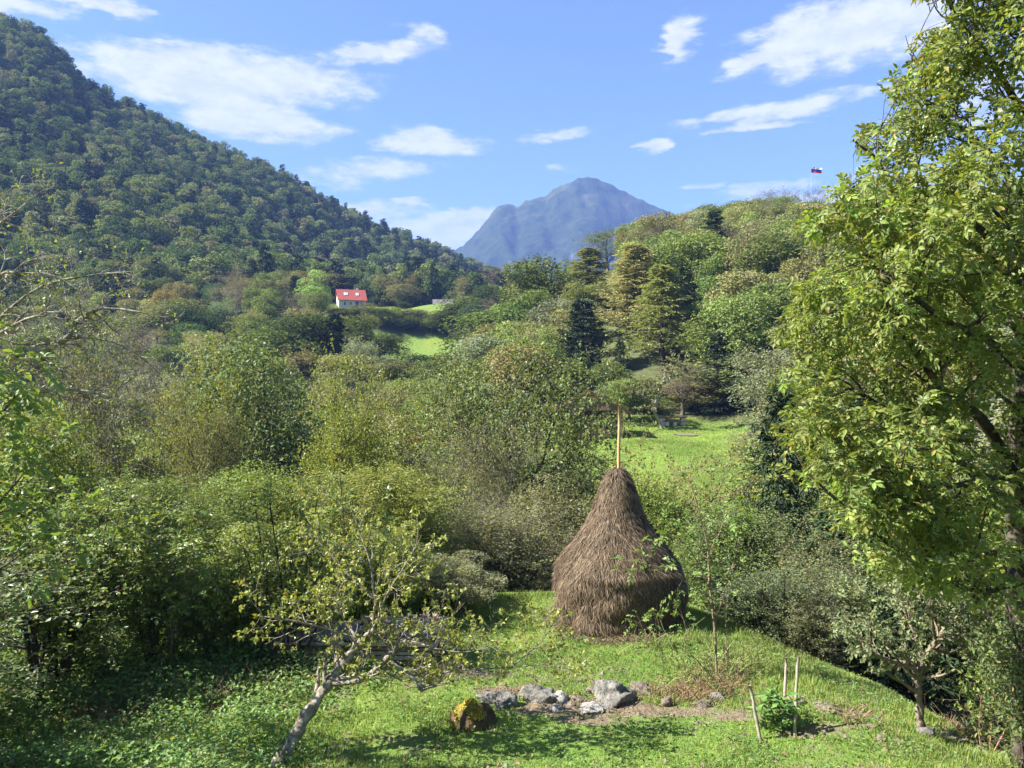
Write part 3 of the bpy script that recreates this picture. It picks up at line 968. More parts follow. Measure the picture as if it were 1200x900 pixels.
K['bush'] = [Kind('bush', shrub(220 + q, 0.0165, TPL_FOLD, 10, 0.9, 0.45, 11, 9, 18, 0.12, 0.009, (6, 4, 3)), M_LEAF, M_TWIG, (.07, .055, .045), 'bush', 'stem') for q in range(2)]
K['dense'] = [Kind('leafy_tree', lobed(240 + q, 36000, 0.0122, 'round', 44 + 6 * q, 0.35, TPL_QUAD), M_LEAF_MID, M_BARK, (.08, .065, .05)) for q in range(3)]
K['heap'] = [Kind('bush', lobed(250 + q, 30000, 0.0185, 'heap', 46 + 6 * q, 0.3, TPL_FOLD), M_LEAF, M_TWIG, (.07, .055, .045), 'bush', 'stem') for q in range(2)]
K['spruce_mid'] = [Kind('spruce_tree', spruce(230, 0.020, 120, 12, 7, 0.19, 0.03), M_NEEDLE, M_BARK, (.06, .045, .035))]

# ------------------------------------------------------------------ the wooded mountainside: one far-off wood
wood_src = []
for q in range(5):
    sh = ['round', 'tall', 'tall', 'round', 'tall'][q]
    wd, lf = lobed(300 + q, 2600, 0.044, sh, 24, 0.3, wood=False)
    wood_src.append(lf.mesh('forest_crown', M_FOREST))
wd, lf = spruce(310, 0.075, 34, 4, 3, 0.16)
wood_src.append(lf.mesh('forest_spruce', M_NEEDLE))


def scatter_forest():
    rng = np.random.default_rng(11)
    pts = []
    for ring0, ring1, sp in ((300, 420, 6.0), (420, 640, 6.4), (640, 1050, 8.0)):
        n = int(2.6 * (ring1 ** 2 - ring0 ** 2) * 0.8 / sp ** 2)
        r = np.sqrt(rng.uniform(ring0 ** 2, ring1 ** 2, n)); a = rng.uniform(-0.80, 0.62, n)
        x, y = np.sin(a) * r, np.cos(a) * r
        # keep them a crown apart (cell by cell)
        cell = {}
        for q in range(n):
            key = (int(x[q] // (sp * .8)), int(y[q] // (sp * .8)))
            if key in cell:
                continue
            cell[key] = q
        k = np.array(list(cell.values()))
        pts.append(np.stack([x[k], y[k]], 1))
    p = np.vstack(pts)
    z = H(p[:, 0], p[:, 1])
    ok = ~ISM(p[:, 0], p[:, 1])
    px = 600 + FPX * p[:, 0] / p[:, 1]
    # only the side of the hills that faces the valley (the back of a ridge shows nothing)
    s = 1.06
    z2 = H(p[:, 0] / s, p[:, 1] / s)
    rising = z / p[:, 1] > z2 * s / p[:, 1] - 0.055
    ok &= rising & ~((px > 640) & (p[:, 1] > 330))
    ok &= ~((np.abs(p[:, 0] + 57) < 16) & (p[:, 1] > 250) & (p[:, 1] < 300))
    p, z = p[ok], z[ok]
    n = len(p)
    h = rng.uniform(8, 20, n) * np.where(p[:, 1] > 600, 0.85, 1)
    idx = rng.choice(6, n, p=[.15, .24, .22, .13, .20, .06])
    pxk = 600 + FPX * p[:, 0] / p[:, 1]
    con = (pxk > 330) & (pxk < 620) & (rng.random(n) < 0.22)
    idx[con] = 5
    h[idx == 5] *= 1.15
    me = bpy.data.meshes.new('forest')
    me.from_pydata([tuple(v) for v in np.column_stack([p, z - 0.3])], [], [])
    for nm, ty, val in (('idx', 'INT', idx.astype(np.int32)), ('hgt', 'FLOAT', h.astype(np.float32)), ('wid', 'FLOAT', (h * np.where((idx == 0) | (idx == 3), rng.uniform(0.55, 1.0, n), rng.uniform(0.9, 1.6, n))).astype(np.float32)), ('rot', 'FLOAT', rng.uniform(0, 6.28, n).astype(np.float32))):
        a = me.attributes.new(nm, ty, 'POINT'); a.data.foreach_set('value', val)
    o = bpy.data.objects.new('forest', me)
    COL.objects.link(o)
    tag(o, 'dense mixed woodland covering the steep mountainside on the left', None, None, 'stuff')
    ng = bpy.data.node_groups.new('forest', 'GeometryNodeTree')
    ng.interface.new_socket('Geometry', in_out='INPUT', socket_type='NodeSocketGeometry')
    ng.interface.new_socket('Geometry', in_out='OUTPUT', socket_type='NodeSocketGeometry')
    gi = ng.nodes.new('NodeGroupInput'); go = ng.nodes.new('NodeGroupOutput')
    jg = ng.nodes.new('GeometryNodeJoinGeometry')
    objs = []
    for me_ in wood_src:
        so = bpy.data.objects.new(me_.name, me_)          # unlinked sources, only read by the nodes
        objs.append(so)
    for so in reversed(objs):
        oi = ng.nodes.new('GeometryNodeObjectInfo'); oi.inputs['Object'].default_value = so; oi.inputs['As Instance'].default_value = True
        ng.links.new(oi.outputs['Geometry'], jg.inputs[0])
    def attr(nm, ty):
        a = ng.nodes.new('GeometryNodeInputNamedAttribute'); a.data_type = ty; a.inputs['Name'].default_value = nm
        return [s_ for s_ in a.outputs if s_.enabled and s_.name == 'Attribute'][0]
    ip = ng.nodes.new('GeometryNodeInstanceOnPoints')
    ip.inputs['Pick Instance'].default_value = True
    ng.links.new(gi.outputs[0], ip.inputs['Points']); ng.links.new(jg.outputs[0], ip.inputs['Instance'])
    ng.links.new(attr('idx', 'INT'), ip.inputs['Instance Index'])
    cr = ng.nodes.new('ShaderNodeCombineXYZ'); ng.links.new(attr('rot', 'FLOAT'), cr.inputs[2])
    ng.links.new(cr.outputs[0], ip.inputs['Rotation'])
    cs = ng.nodes.new('ShaderNodeCombineXYZ'); wq = attr('wid', 'FLOAT')
    ng.links.new(wq, cs.inputs[0]); ng.links.new(wq, cs.inputs[1]); ng.links.new(attr('hgt', 'FLOAT'), cs.inputs[2])
    ng.links.new(cs.outputs[0], ip.inputs['Scale'])
    ng.links.new(ip.outputs[0], go.inputs[0])
    mod = o.modifiers.new('forest', 'NODES'); mod.node_group = ng
    print('forest trees', n)
    return o


forest = scatter_forest()
forest.color = (0.03, 0.045, 0.025, 1)

# ------------------------------------------------------------------ trees of the middle distance, each where the photograph has it
YG = (.215, .258, .055); BG = (.170, .220, .052); MG = (.120, .158, .050); OL = (.175, .182, .080); OY = (.220, .205, .070)
DK = (.055, .085, .034); GG = (.155, .178, .105); BR = (.200, .160, .105); PB = (.260, .225, .130); SP = (.040, .062, .026); OR = (.27, .21, .06)
LG = (.180, .235, .075)

HERO = [
    # kind, variant, px, top row, depth, width px, colour, label
    ('open', 1, 594, 398, 36, 270, (.165, .195, .06), 'spreading olive walnut tree with dark forked trunk left of the haystack pole'),
    ('orchard', 0, 412, 424, 31, 140, YG, 'bright yellow green tree below the red roofed house'),
    ('orchard', 1, 212, 426, 37, 120, YG, 'yellow green tree beside the dark gully on the left'),
    ('dense', 2, 312, 405, 45, 180, (.145, .185, .075), 'rounded fresh green tree standing below the red roofed house'),
    ('open', 0, 258, 456, 34, 130, OL, 'open olive tree between two leafy yellow green crowns'),
    ('twiggy', 0, 512, 462, 29, 150, (.21, .23, .075), 'grey twiggy half bare tree left of the olive walnut tree'),
    ('twiggy', 1, 560, 575, 23, 140, (.20, .225, .075), 'grey twiggy tree thicket just left of the haystack'),
    ('thicket', 1, 600, 590, 22, 140, OL, 'dull olive thicket behind the left side of the haystack'),
    ('dense', 0, 662, 560, 25, 130, OL, 'olive leaved bushy tree directly behind the haystack'),
    ('thicket', 1, 782, 520, 25, 120, OY, 'yellowish shrubby tree in front of the bright meadow right of the haystack'),
    ('dense', 1, 760, 560, 24, 110, BG, 'green bushy tree rising behind the haystack top'),
    ('spruce_mid', 0, 915, 455, 29, 110, SP, 'dark drooping spruce between the meadow and the big walnut tree'),
    ('spruce_mid', 0, 1068, 560, 17.5, 190, SP, 'dark spruce behind the little apple tree'),
    ('spruce_mid', 0, 985, 600, 20, 150, DK, 'dark spruce left of the little apple tree under the walnut boughs'),
    ('dense', 2, 882, 600, 20, 130, (.12, .155, .06), 'grey green bush behind the grassy bank right of the haystack'),
    ('thicket', 0, 945, 610, 18.5, 130, OL, 'olive bush at the top of the bank beneath the walnut boughs'),
    ('dense', 0, 845, 600, 21, 110, BG, 'green bush just behind the saplings by the haystack'),
    ('dense', 1, 1150, 580, 19, 200, BG, 'green tree in the dark gully at the right edge'),
    ('dense', 2, 470, 570, 22, 140, BG, 'light green bushy tree behind the leaning apple tree'),
    ('ash', 0, 392, 548, 20, 150, YG, 'leafy green tree behind the dark stemmed shrub'),
    ('dense', 1, 300, 548, 21, 140, BG, 'olive bushy tree left of centre above the dark stemmed shrub'),
    ('dense', 0, 140, 530, 22, 130, OL, 'dull olive bushy tree behind the elder thicket'),
    ('ash', 0, 230, 560, 18, 130, BG, 'feathery light green tree above the shaded bank on the left'),
    ('twiggy', 1, 130, 395, 24, 170, OL, 'grey bare twiggy tree behind the lichened old apple boughs'),
    ('dense', 2, 25, 480, 20, 150, BG, 'olive bushy tree at the left edge'),
    # far, round the houses
    ('round', 0, 368, 372, 172, 105, DK, 'dark rounded tree below and left of the red roofed house'),
    ('spruce', 0, 391, 366, 165, 34, SP, 'narrow dark spruce just below the red roofed house'),
    ('round', 1, 325, 388, 160, 80, MG, 'green rounded tree left of the dark crown below the red roofed house'),
    ('airy', 0, 355, 318, 282, 70, OL, 'pale olive tree left of the red roofed house'),
    ('airy', 1, 322, 330, 260, 70, OL, 'pale loose tree two crowns left of the red roofed house'),
    ('round', 2, 446, 392, 196, 44, MG, 'round green shrub tree in front of the hanging meadow'),
    ('round', 0, 434, 420, 180, 60, OL, 'dull green tree below the round shrub of the hanging meadow'),
    ('round', 1, 493, 417, 150, 62, DK, 'dark green hedge tree at the foot of the hanging meadow'),
    ('round', 2, 522, 415, 152, 50, MG, 'dark hedge tree at the lower right of the hanging meadow'),
    ('round', 0, 462, 424, 146, 50, OL, 'green tree at the lower left of the hanging meadow'),
    ('round', 2, 490, 363, 255, 32, OL, 'olive hedge bush along the top of the hanging meadow'),
    ('round', 1, 520, 365, 252, 36, MG, 'dark hedge bush along the top right of the hanging meadow'),
    ('round', 0, 456, 361, 255, 34, BG, 'olive hedge bush along the top left of the hanging meadow'),
    ('airy', 1, 430, 356, 252, 44, OL, 'loose olive tree right of the red roofed house front'),
    ('round', 1, 400, 362, 256, 34, OL, 'olive bush under the left corner of the red roofed house'),
    ('round', 0, 418, 363, 254, 34, MG, 'green bush under the right half of the red roofed house'),
    ('round', 2, 506, 370, 251, 26, BG, 'low green bush in the hedge above the middle of the hanging meadow'),
    ('round', 1, 474, 371, 252, 26, DK, 'low dark bush in the hedge above the left half of the hanging meadow'),
    ('round', 0, 540, 372, 252, 36, OL, 'olive bush closing the right end of the hedge above the hanging meadow'),
    ('tall', 0, 440, 368, 251, 18, OL, 'small upright olive bush at the left end of the hedge above the hanging meadow'),
    ('round', 0, 535, 380, 249, 24, DK, 'small dark bush at the right end of the hedge above the hanging meadow'),
    ('round', 0, 752, 462, 99, 44, BG, 'fresh green bush left of the white trunked tree behind the meadow'),
    ('round', 1, 786, 452, 104, 50, OL, 'olive bush straight behind the picnic table'),
    ('round', 2, 815, 462, 99, 46, OL, 'small olive bush behind the right end of the picnic table'),
    ('dense', 0, 528, 446, 62, 100, LG, 'pale green leafy tree below the hanging meadow'),
    ('dense', 1, 470, 452, 70, 90, OL, 'olive leafy tree below the left end of the hanging meadow'),
    ('round', 1, 472, 333, 306, 34, OL, 'greenish tree between the red roofed house and the grey roofed barn'),
    ('round', 2, 474, 354, 268, 14, DK, 'small dark tree standing in the upper meadow'),
    ('tall', 0, 543, 348, 258, 50, MG, 'green tree right of the grey roofed barn'),
    ('airy', 0, 580, 362, 205, 70, GG, 'silvery green tree right of the hanging meadow'),
    ('airy', 1, 556, 385, 190, 50, GG, 'tall silvery tree at the right end of the hanging meadow'),
    ('round', 2, 592, 364, 160, 92, MG, 'dark green rounded tree above the olive walnut crown'),
    ('bare', 0, 588, 312, 330, 50, BR, 'grey brown bare tree in the saddle below the far mountain'),
    ('round', 0, 640, 306, 165, 84, MG, 'tall bright green tree at the left end of the right hand wood'),
    ('round', 1, 622, 345, 155, 70, MG, 'green tree in front of the left end of the right hand wood'),
    ('larch', 0, 690, 292, 160, 62, (.27, .27, .12), 'olive larch left of the pale brown larch'),
    ('larch', 1, 743, 288, 134, 70, (.36, .31, .17), 'tall pale brown larch on the right hand slope'),
    ('larch', 0, 776, 312, 121, 66, (.27, .30, .11), 'tall green larch above the picnic table'),
    ('spruce', 1, 683, 352, 120, 54, SP, 'dark spruce left of the two tall larches'),
    ('spruce', 0, 727, 400, 118, 20, SP, 'thin dark spruce between the two tall larches'),
    ('round', 0, 738, 444, 93, 56, LG, 'pale green young tree right of the haystack pole'),
    ('bare', 1, 800, 424, 98, 80, BR, 'grey brown thin leaved tree above the picnic table'),
    ('round', 2, 850, 420, 101, 90, MG, 'green tree at the back of the bright meadow'),
    ('round', 0, 832, 446, 100, 70, OY, 'yellowish bush at the meadow edge right of the picnic table'),
    ('round', 1, 872, 438, 98, 70, GG, 'grey green bush at the right end of the bright meadow'),
    ('bare', 0, 870, 505, 62, 60, BR, 'grey brown bare bush at the lower right corner of the bright meadow'),
    ('round', 1, 712, 425, 104, 46, MG, 'green tree behind the wooden hut'),
    ('tall', 1, 655, 420, 104, 60, MG, 'green tree left of the wooden hut'),
    ('bare', 0, 278, 318, 270, 64, BR, 'brownish bare tree on the left slope'),
    ('round', 2, 197, 342, 235, 30, OR, 'small orange yellow tree on the left slope'),
    ('round', 0, 235, 362, 215, 60, DK, 'dark green tree over the gully on the left'),
    ('round', 1, 210, 352, 225, 70, OL, 'pale olive rounded tree above the gully on the left'),
    ('tall', 0, 236, 312, 300, 60, LG, 'light green tree at the foot of the wooded mountainside'),
    ('airy', 1, 160, 305, 290, 80, OL, 'olive tree at the foot of the wooded mountainside'),
    ('spruce', 0, 500, 292, 560, 16, SP, 'dark spruce on the skyline of the wooded ridge'),
    ('spruce', 1, 513, 300, 600, 14, SP, 'second dark spruce down the skyline of the wooded ridge'),
    ('airy', 0, 712, 268, 215, 46, GG, 'slender grey green tree on the skyline left of the ridge'),
    ('round', 0, 757, 262, 205, 60, LG, 'bright green tree on the skyline of the right hand slope'),
    ('bare', 1, 905, 222, 218, 40, OL, 'thin leaved tree on the ridge left of the flag'),
    ('bare', 0, 928, 221, 219, 34, OL, 'thin tree just left of the flagpole'),
    ('bare', 1, 957, 219, 221, 36, GG, 'thin tree at the foot of the flagpole'),
    ('bare', 0, 1010, 222, 220, 60, OL, 'thin tree on the ridge right of the flagpole behind walnut leaves'),
]
placed = []
for kd, var, px, top, Y, wpx, colr, lab in HERO:
    j = RNG.normal(0, 0.04, 3)
    o = plant_px(K[kd][var], px, top, Y, wpx, tuple(np.clip(np.array(colr) * (1 + j), 0, 1)), lab, 'trees and bushes of the valley')
    placed.append((px, top, Y, wpx))

# ------------------------------------------------------------------ the rest of the trees one can tell apart on the slopes
PROTECT = [(386, 334, 434, 366, 262), (503, 346, 536, 363, 285), (448, 388, 536, 422, 232), (474, 356, 536, 367, 290), (722, 498, 872, 562, 60), (640, 520, 720, 545, 66),
           (690, 452, 737, 508, 84), (760, 482, 814, 506, 91), (756, 436, 790, 506, 88), (940, 190, 972, 236, 300), (520, 290, 720, 330, 300), (708, 300, 808, 448, 139), (662, 352, 704, 440, 117), (655, 300, 720, 350, 150)]
MARKS = [('red roofed house', 411, 350), ('grey roofed barn', 519, 354), ('hanging meadow', 495, 408), ('wooden hut', 712, 478), ('picnic table', 788, 495), ('flag', 958, 200),
         ('pale brown larch', 745, 370), ('far mountain foot', 610, 320), ('dark gully', 240, 395), ('drooping spruce', 903, 520), ('lichened boughs', 70, 385), ('walnut tree edge', 940, 340)]
CNAME = {'MG': 'mid green', 'OL': 'olive', 'BR': 'brownish', 'GG': 'grey green', 'DK': 'dark green', 'OY': 'yellowish', 'LG': 'light green', 'PB': 'straw', 'SP': 'blackish green', 'BG': 'fresh green', 'YG': 'yellow green'}
KNAME = {'round': 'rounded tree', 'tall': 'upright tree', 'larch': 'larch', 'spruce': 'spruce', 'airy': 'loose tree', 'bare': 'thin leaved tree'}
USED = {}


AUTO = []


def settle_labels():
    """trees whose automatic labels came out the same are told apart by their order from left to right"""
    by = {}
    for px, o in AUTO:
        by.setdefault(o['label'], []).append((px, o))
    for lab, lst in by.items():
        if len(lst) > 1:
            lst.sort(key=lambda q: q[0])
            n = len(lst)
            for i, (px, o) in enumerate(lst):
                if n == 2:
                    w_ = ('left', 'right')[i] + ' of two'
                else:
                    w_ = ('leftmost' if i == 0 else 'rightmost' if i == n - 1 else ('second', 'third', 'fourth', 'fifth', 'sixth', 'seventh')[min(i - 1, 5)] + ' from left')
                o['label'] = lab + ', ' + w_


def where(px, py):
    nm, mx, my = min(MARKS, key=lambda m: math.hypot(m[1] - px, m[2] - py))
    dx, dy = px - mx, py - my
    dist = math.hypot(dx, dy)
    near = 'just' if dist < 45 else 'well' if dist < 110 else 'far'
    ang = (math.degrees(math.atan2(-dy, dx)) + 360) % 360
    word = ['right of', 'upper right of', 'above', 'upper left of', 'left of', 'lower left of', 'below', 'lower right of'][int((ang + 22.5) // 45) % 8]
    return f'{near} {word} the {nm}'


SIZES = [(0, 'small'), (44, 'middling'), (62, 'large')]


def fill(zone, n, rng, spx):
    a0, a1, d0, d1, hh, kinds, grp = zone
    cand = 0
    got = 0
    pts = []
    while cand < n * 40 and got < n:
        cand += 1
        px = rng.uniform(a0, a1)
        Y = math.sqrt(rng.uniform(d0 ** 2, d1 ** 2))
        x = (px - 600) / FPX * Y
        if bool(ISM(np.array([x]), np.array([Y]))[0]):
            continue
        if any((x - q[0]) ** 2 + (Y - q[1]) ** 2 < spx ** 2 for q in pts):
            continue
        kd, cn, p_ = kinds[rng.choice(len(kinds), p=[k_[2] for k_ in kinds])]
        z = hz(x, Y)
        h = rng.uniform(*hh) * (1.2 if kd in ('larch', 'spruce', 'tall') else 1)
        wd = h * (rng.uniform(0.6, 0.85) if kd in ('round', 'airy', 'bare') else rng.uniform(0.34, 0.46))
        top = 450 - (z + h) / Y * FPX
        bot = 450 - z / Y * FPX
        wp = wd / Y * FPX
        if any(px + wp / 2 > r[0] and px - wp / 2 < r[2] and bot > r[1] and top < r[3] and Y < r[4] for r in PROTECT):
            continue
        if top < RIDGE_MIN(px) - 3:
            continue
        pts.append((x, Y))
        got += 1
        size = [s for lim, s in SIZES if h / Y * FPX >= lim][-1]
        lab = f'{size} {CNAME[cn]} {KNAME[kd]} {where(px, 0.5 * top + 0.5 * bot)}'
        colr = np.array(globals()[cn]) * 1.3 * (1 + rng.normal(0, 0.12)) * (1 + rng.normal(0, 0.05, 3))
        vs = K[kd]
        o = plant(vs[rng.integers(len(vs))], x, Y, z - 0.2, h, wd, tuple(np.clip(colr, 0.01, 1)), rng.random() * 6.28, lab, grp)
        AUTO.append((px, o))
    print(grp, got)


RMIN = np.array([(-200, 40), (560, 300), (600, 318), (640, 302), (660, 296), (700, 280), (760, 258), (800, 250), (860, 238), (900, 234), (960, 232), (1040, 230), (1200, 225), (1400, 220)], float)
RIDGE_MIN = lambda px: float(np.interp(px, RMIN[:, 0], RMIN[:, 1]))
rf = np.random.default_rng(5)
fill((575, 1240, 98, 226, (8.5, 13.5), [('round', 'MG', .17), ('round', 'OL', .14), ('round', 'GG', .09), ('airy', 'OL', .06), ('bare', 'OL', .06), ('tall', 'MG', .17), ('tall', 'OL', .16), ('tall', 'LG', .08), ('spruce', 'SP', .04), ('larch', 'OL', .03)],
      'trees of the right hand slope'), 230, rf, 5.6)
fill((-60, 600, 150, 330, (9, 14), [('round', 'MG', .27), ('round', 'OL', .2), ('airy', 'GG', .12), ('airy', 'OL', .14), ('bare', 'BR', .07), ('tall', 'LG', .07), ('round', 'DK', .08), ('spruce', 'SP', .05)],
      'trees between the valley and the mountainside'), 165, rf, 8.5)
fill((905, 1260, 46, 98, (7, 11), [('round', 'MG', .3), ('round', 'OL', .3), ('airy', 'GG', .2), ('tall', 'OY', .1), ('spruce', 'SP', .1)],
      'trees of the right hand slope'), 34, rf, 5.5)

fill((400, 580, 96, 148, (8, 11.5), [('round', 'MG', .4), ('round', 'OL', .35), ('airy', 'GG', .25)], 'trees between the valley and the mountainside'), 26, rf, 6.0)
fill((-60, 400, 96, 150, (8, 12), [('round', 'MG', .4), ('round', 'OL', .35), ('airy', 'GG', .25)], 'trees between the valley and the mountainside'), 30, rf, 8.0)

# valley bottom behind the big near trees
mid = np.random.default_rng(8)
SKYL = np.array([(-100, 470), (100, 470), (180, 455), (300, 440), (380, 445), (450, 462), (520, 470), (600, 500), (660, 545), (720, 572), (800, 580), (900, 560), (1000, 560), (1250, 520)], float)
nfill = 0
for q in range(400):
    if nfill >= 64:
        break
    px = mid.uniform(-60, 1260); Y = mid.uniform(30, 88)
    x = (px - 600) / FPX * Y
    if bool(ISM(np.array([x]), np.array([Y]))[0]) or (px > 620 and Y > 48) or any(abs(px - a[0]) < 0.25 * a[3] and abs(Y - a[2]) < 4 for a in placed) or any(abs(px - a[0]) < 0.5 * a[3] and Y < a[2] < 60 for a in placed[:6]):
        continue
    top = float(np.interp(px, SKYL[:, 0], SKYL[:, 1])) + mid.uniform(-6, 60)
    kd = ['orchard', 'dense', 'ash', 'thicket', 'dense', 'dense', 'twiggy'][mid.integers(7)]
    cn = ['OL', 'BG', 'MG', 'YG', 'OY', 'BG'][mid.integers(6)]
    z = hz(x, Y)
    h = (450 - top) / FPX * Y - z
    if h < 2.5:
        continue
    h = min(h, 13)
    wp = mid.uniform(0.6, 0.95) * h / Y * FPX
    nm = {'orchard': 'broad tree', 'thicket': 'bushy tree', 'ash': 'feathery tree', 'twiggy': 'twiggy tree', 'dense': 'leafy tree'}[kd]
    lab = f'{CNAME[cn]} {nm} in valley {where(px, 450 - (z + 0.7 * h) / Y * FPX)}'
    o = plant(K[kd][mid.integers(len(K[kd]))], x, Y, z - 0.1, h, wp / FPX * Y, tuple(np.array(globals()[cn]) * (1 + mid.normal(0, .1))), mid.random() * 6.28, lab, 'trees and bushes of the valley')
    AUTO.append((px, o))
    placed.append((px, top, Y, wp))
    nfill += 1
settle_labels()

# ------------------------------------------------------------------ haystack
HAYX, HAYY = (724 - 600) / FPX * 16.1, 16.1
HAYZ = hz(HAYX, HAYY) - 0.02
HTOP = (450 - 546) / FPX * 16.1 - HAYZ
PROF = [(0.0, 66), (0.05, 69.5), (0.11, 72.5), (0.174, 74), (0.24, 74.5), (0.304, 73.5), (0.36, 70), (0.435, 62), (0.5, 53.5), (0.56, 45.5), (0.62, 37.5), (0.69, 30.5), (0.76, 25.5), (0.82, 22), (0.88, 18), (0.92, 15), (0.96, 11), (0.985, 7), (1.0, 2)]
pr = np.array(PROF)
pr[:, 1] *= 16.1 / FPX


def hay_r(t, a):
    r = np.interp(t, pr[:, 0], pr[:, 1])
    lump = fbm(a * 1.3 + 7 + np.cos(a), t * 5.0, 41, 3) * 0.17 + 0.035 * np.cos(a - 0.3) * np.sin(t * 7) + fbm(a * 3 + np.cos(a) * 2, t * 11, 43, 3) * 0.05
    ring = 0.007 * np.sin(t * 58 + 2 * np.sin(a)) * (1 - t) + 0.03 * np.exp(-((t - 0.36) / 0.02) ** 2) - 0.035 * np.exp(-((t - 0.945) / 0.012) ** 2)
    return r * (1 + 0.7 * lump) + ring * np.minimum(1, r / 0.5)


hay_root = empty('haystack', (HAYX, HAYY, HAYZ))
tag(hay_root, 'brown bell shaped haystack heaped round a tall wooden pole on the grass', 'haystack')
hm_, hk_, hb_, ho_ = principled('hay', 0.9, 0.1)
tc_ = hk_.n('ShaderNodeTexCoord')
mp_ = hk_.n('ShaderNodeMapping'); mp_.inputs['Scale'].default_value = (1, 1, 0.16)
hk_.l(tc_.outputs['Object'], mp_.inputs[0])
hc_, hf_ = noise_col(hk_, 28, [(0.3, (0.045, 0.031, 0.021)), (0.7, (0.13, 0.094, 0.062))], 9, mp_.outputs[0], 0.7)
hk_.l(hc_, hb_.inputs['Base Color'])
add_bump(hk_, hb_, hf_, 1.0, 0.05)
M_HAY = hm_
na_, nt_ = 120, 70
tt, aa = np.meshgrid(np.linspace(0, 1, nt_), np.arange(na_) / na_ * 2 * np.pi, indexing='ij')
rr_ = hay_r(tt, aa) * 0.985
hmb = MB()
i_, j_ = np.meshgrid(np.arange(nt_ - 1), np.arange(na_), indexing='ij')
jn = (j_ + 1) % na_
hmb.add(np.stack([np.cos(aa) * rr_, np.sin(aa) * rr_, tt * HTOP - 0.05], -1), np.stack([i_ * na_ + j_, i_ * na_ + jn, (i_ + 1) * na_ + jn, (i_ + 1) * na_ + j_], -1).reshape(-1, 4))
hmb.build('hay', M_HAY, hay_root, smooth=True)
# the loose straw that hangs down all over it
hr = np.random.default_rng(3)
NS = 80000
t_ = hr.random(NS) ** 1.25
a_s = hr.random(NS) * 6.283
keep = hr.random(NS) < (np.interp(t_, pr[:, 0], pr[:, 1]) / 1.3 + 0.12)
t_, a_s = t_[keep], a_s[keep]
NS = len(t_)
rs = hay_r(t_, a_s)
p_ = np.stack([np.cos(a_s) * rs, np.sin(a_s) * rs, t_ * HTOP - 0.02], 1)
dt = 0.01
r2 = hay_r(np.maximum(t_ - dt, 0), a_s)
dn = np.stack([np.cos(a_s) * (r2 - rs), np.sin(a_s) * (r2 - rs), np.full(NS, -dt * HTOP)], 1)
outw = np.stack([np.cos(a_s), np.sin(a_s), np.full(NS, 0.25)], 1)
sw = hr.normal(0, 0.55, NS)[:, None] * np.stack([-np.sin(a_s), np.cos(a_s), np.zeros(NS)], 1)
d_ = unit(unit(dn) + sw + outw * np.abs(hr.normal(0.05, 0.16, NS))[:, None])
ln_ = hr.uniform(0.07, 0.24, NS)
sd_ = unit(np.cross(d_, outw)) * (hr.uniform(0.0022, 0.0055, NS))[:, None]
q0 = p_ + outw * hr.uniform(-0.016, 0.022, NS)[:, None]
q1 = q0 + d_ * (ln_ * 0.55)[:, None] + outw * 0.006
q2 = q0 + d_ * ln_[:, None] + np.array([0, 0, -1]) * (ln_ * 0.12)[:, None]
sv_ = np.stack([q0 - sd_, q0 + sd_, q1 + sd_, q1 - sd_, q2], 1)
sv_[:, :, 2] = np.maximum(sv_[:, :, 2], 0.0)
o_ = (np.arange(NS) * 5)[:, None]
smb = MB()
smb.add(sv_, np.array([[0, 1, 2, 3]]) + o_, np.array([[3, 2, 4]]) + o_, rnd=np.repeat(hr.random(NS), 5))
ms_, ks_, bs_, os_ = principled('straw', 0.75, 0.25)
at2 = ks_.n('ShaderNodeAttribute', attribute_name='rnd')
crs = ks_.n('ShaderNodeValToRGB')
e_ = crs.color_ramp.elements
e_.new(0.5); e_.new(0.85)
for q, (pp, cc) in enumerate([(0.0, (0.034, 0.024, 0.016)), (0.5, (0.106, 0.073, 0.045)), (0.85, (0.195, 0.14, 0.087)), (1.0, (0.30, 0.23, 0.15))]):
    e_[q].position = pp; e_[q].color = (*cc, 1)
ks_.l(at2.outputs['Fac'], crs.inputs[0]); ks_.l(crs.outputs[0], bs_.inputs['Base Color'])
smb.build('straw', ms_, hay_root, kind='stuff')
pm = MB()
ptop = (450 - 474) / FPX * 16.1 - HAYZ
zz = np.linspace(HTOP * 0.5, ptop, 8)
pm.tubes(np.stack([np.linspace(0, 0.035, 8) + 0.004 * np.sin(zz * 5), np.zeros(8), zz], 1), np.linspace(0.036, 0.030, 8), 10, cap=True)
M_POLE = plain('pole_wood', (0.46, 0.31, 0.17), 0.75, 0.25, 6)
pm.build('pole', M_POLE, hay_root, smooth=True)

# ------------------------------------------------------------------ big walnut at the right, its trunk at the edge of the picture
def limbs(paths, n=14):
    """[(points px/py/Y, r0, r1)] -> polylines and radii"""
    P = np.array([curve(P2(p), n) for p, a, b in paths])
    R = np.array([np.linspace(a, b, n) for p, a, b in paths])
    return P, R


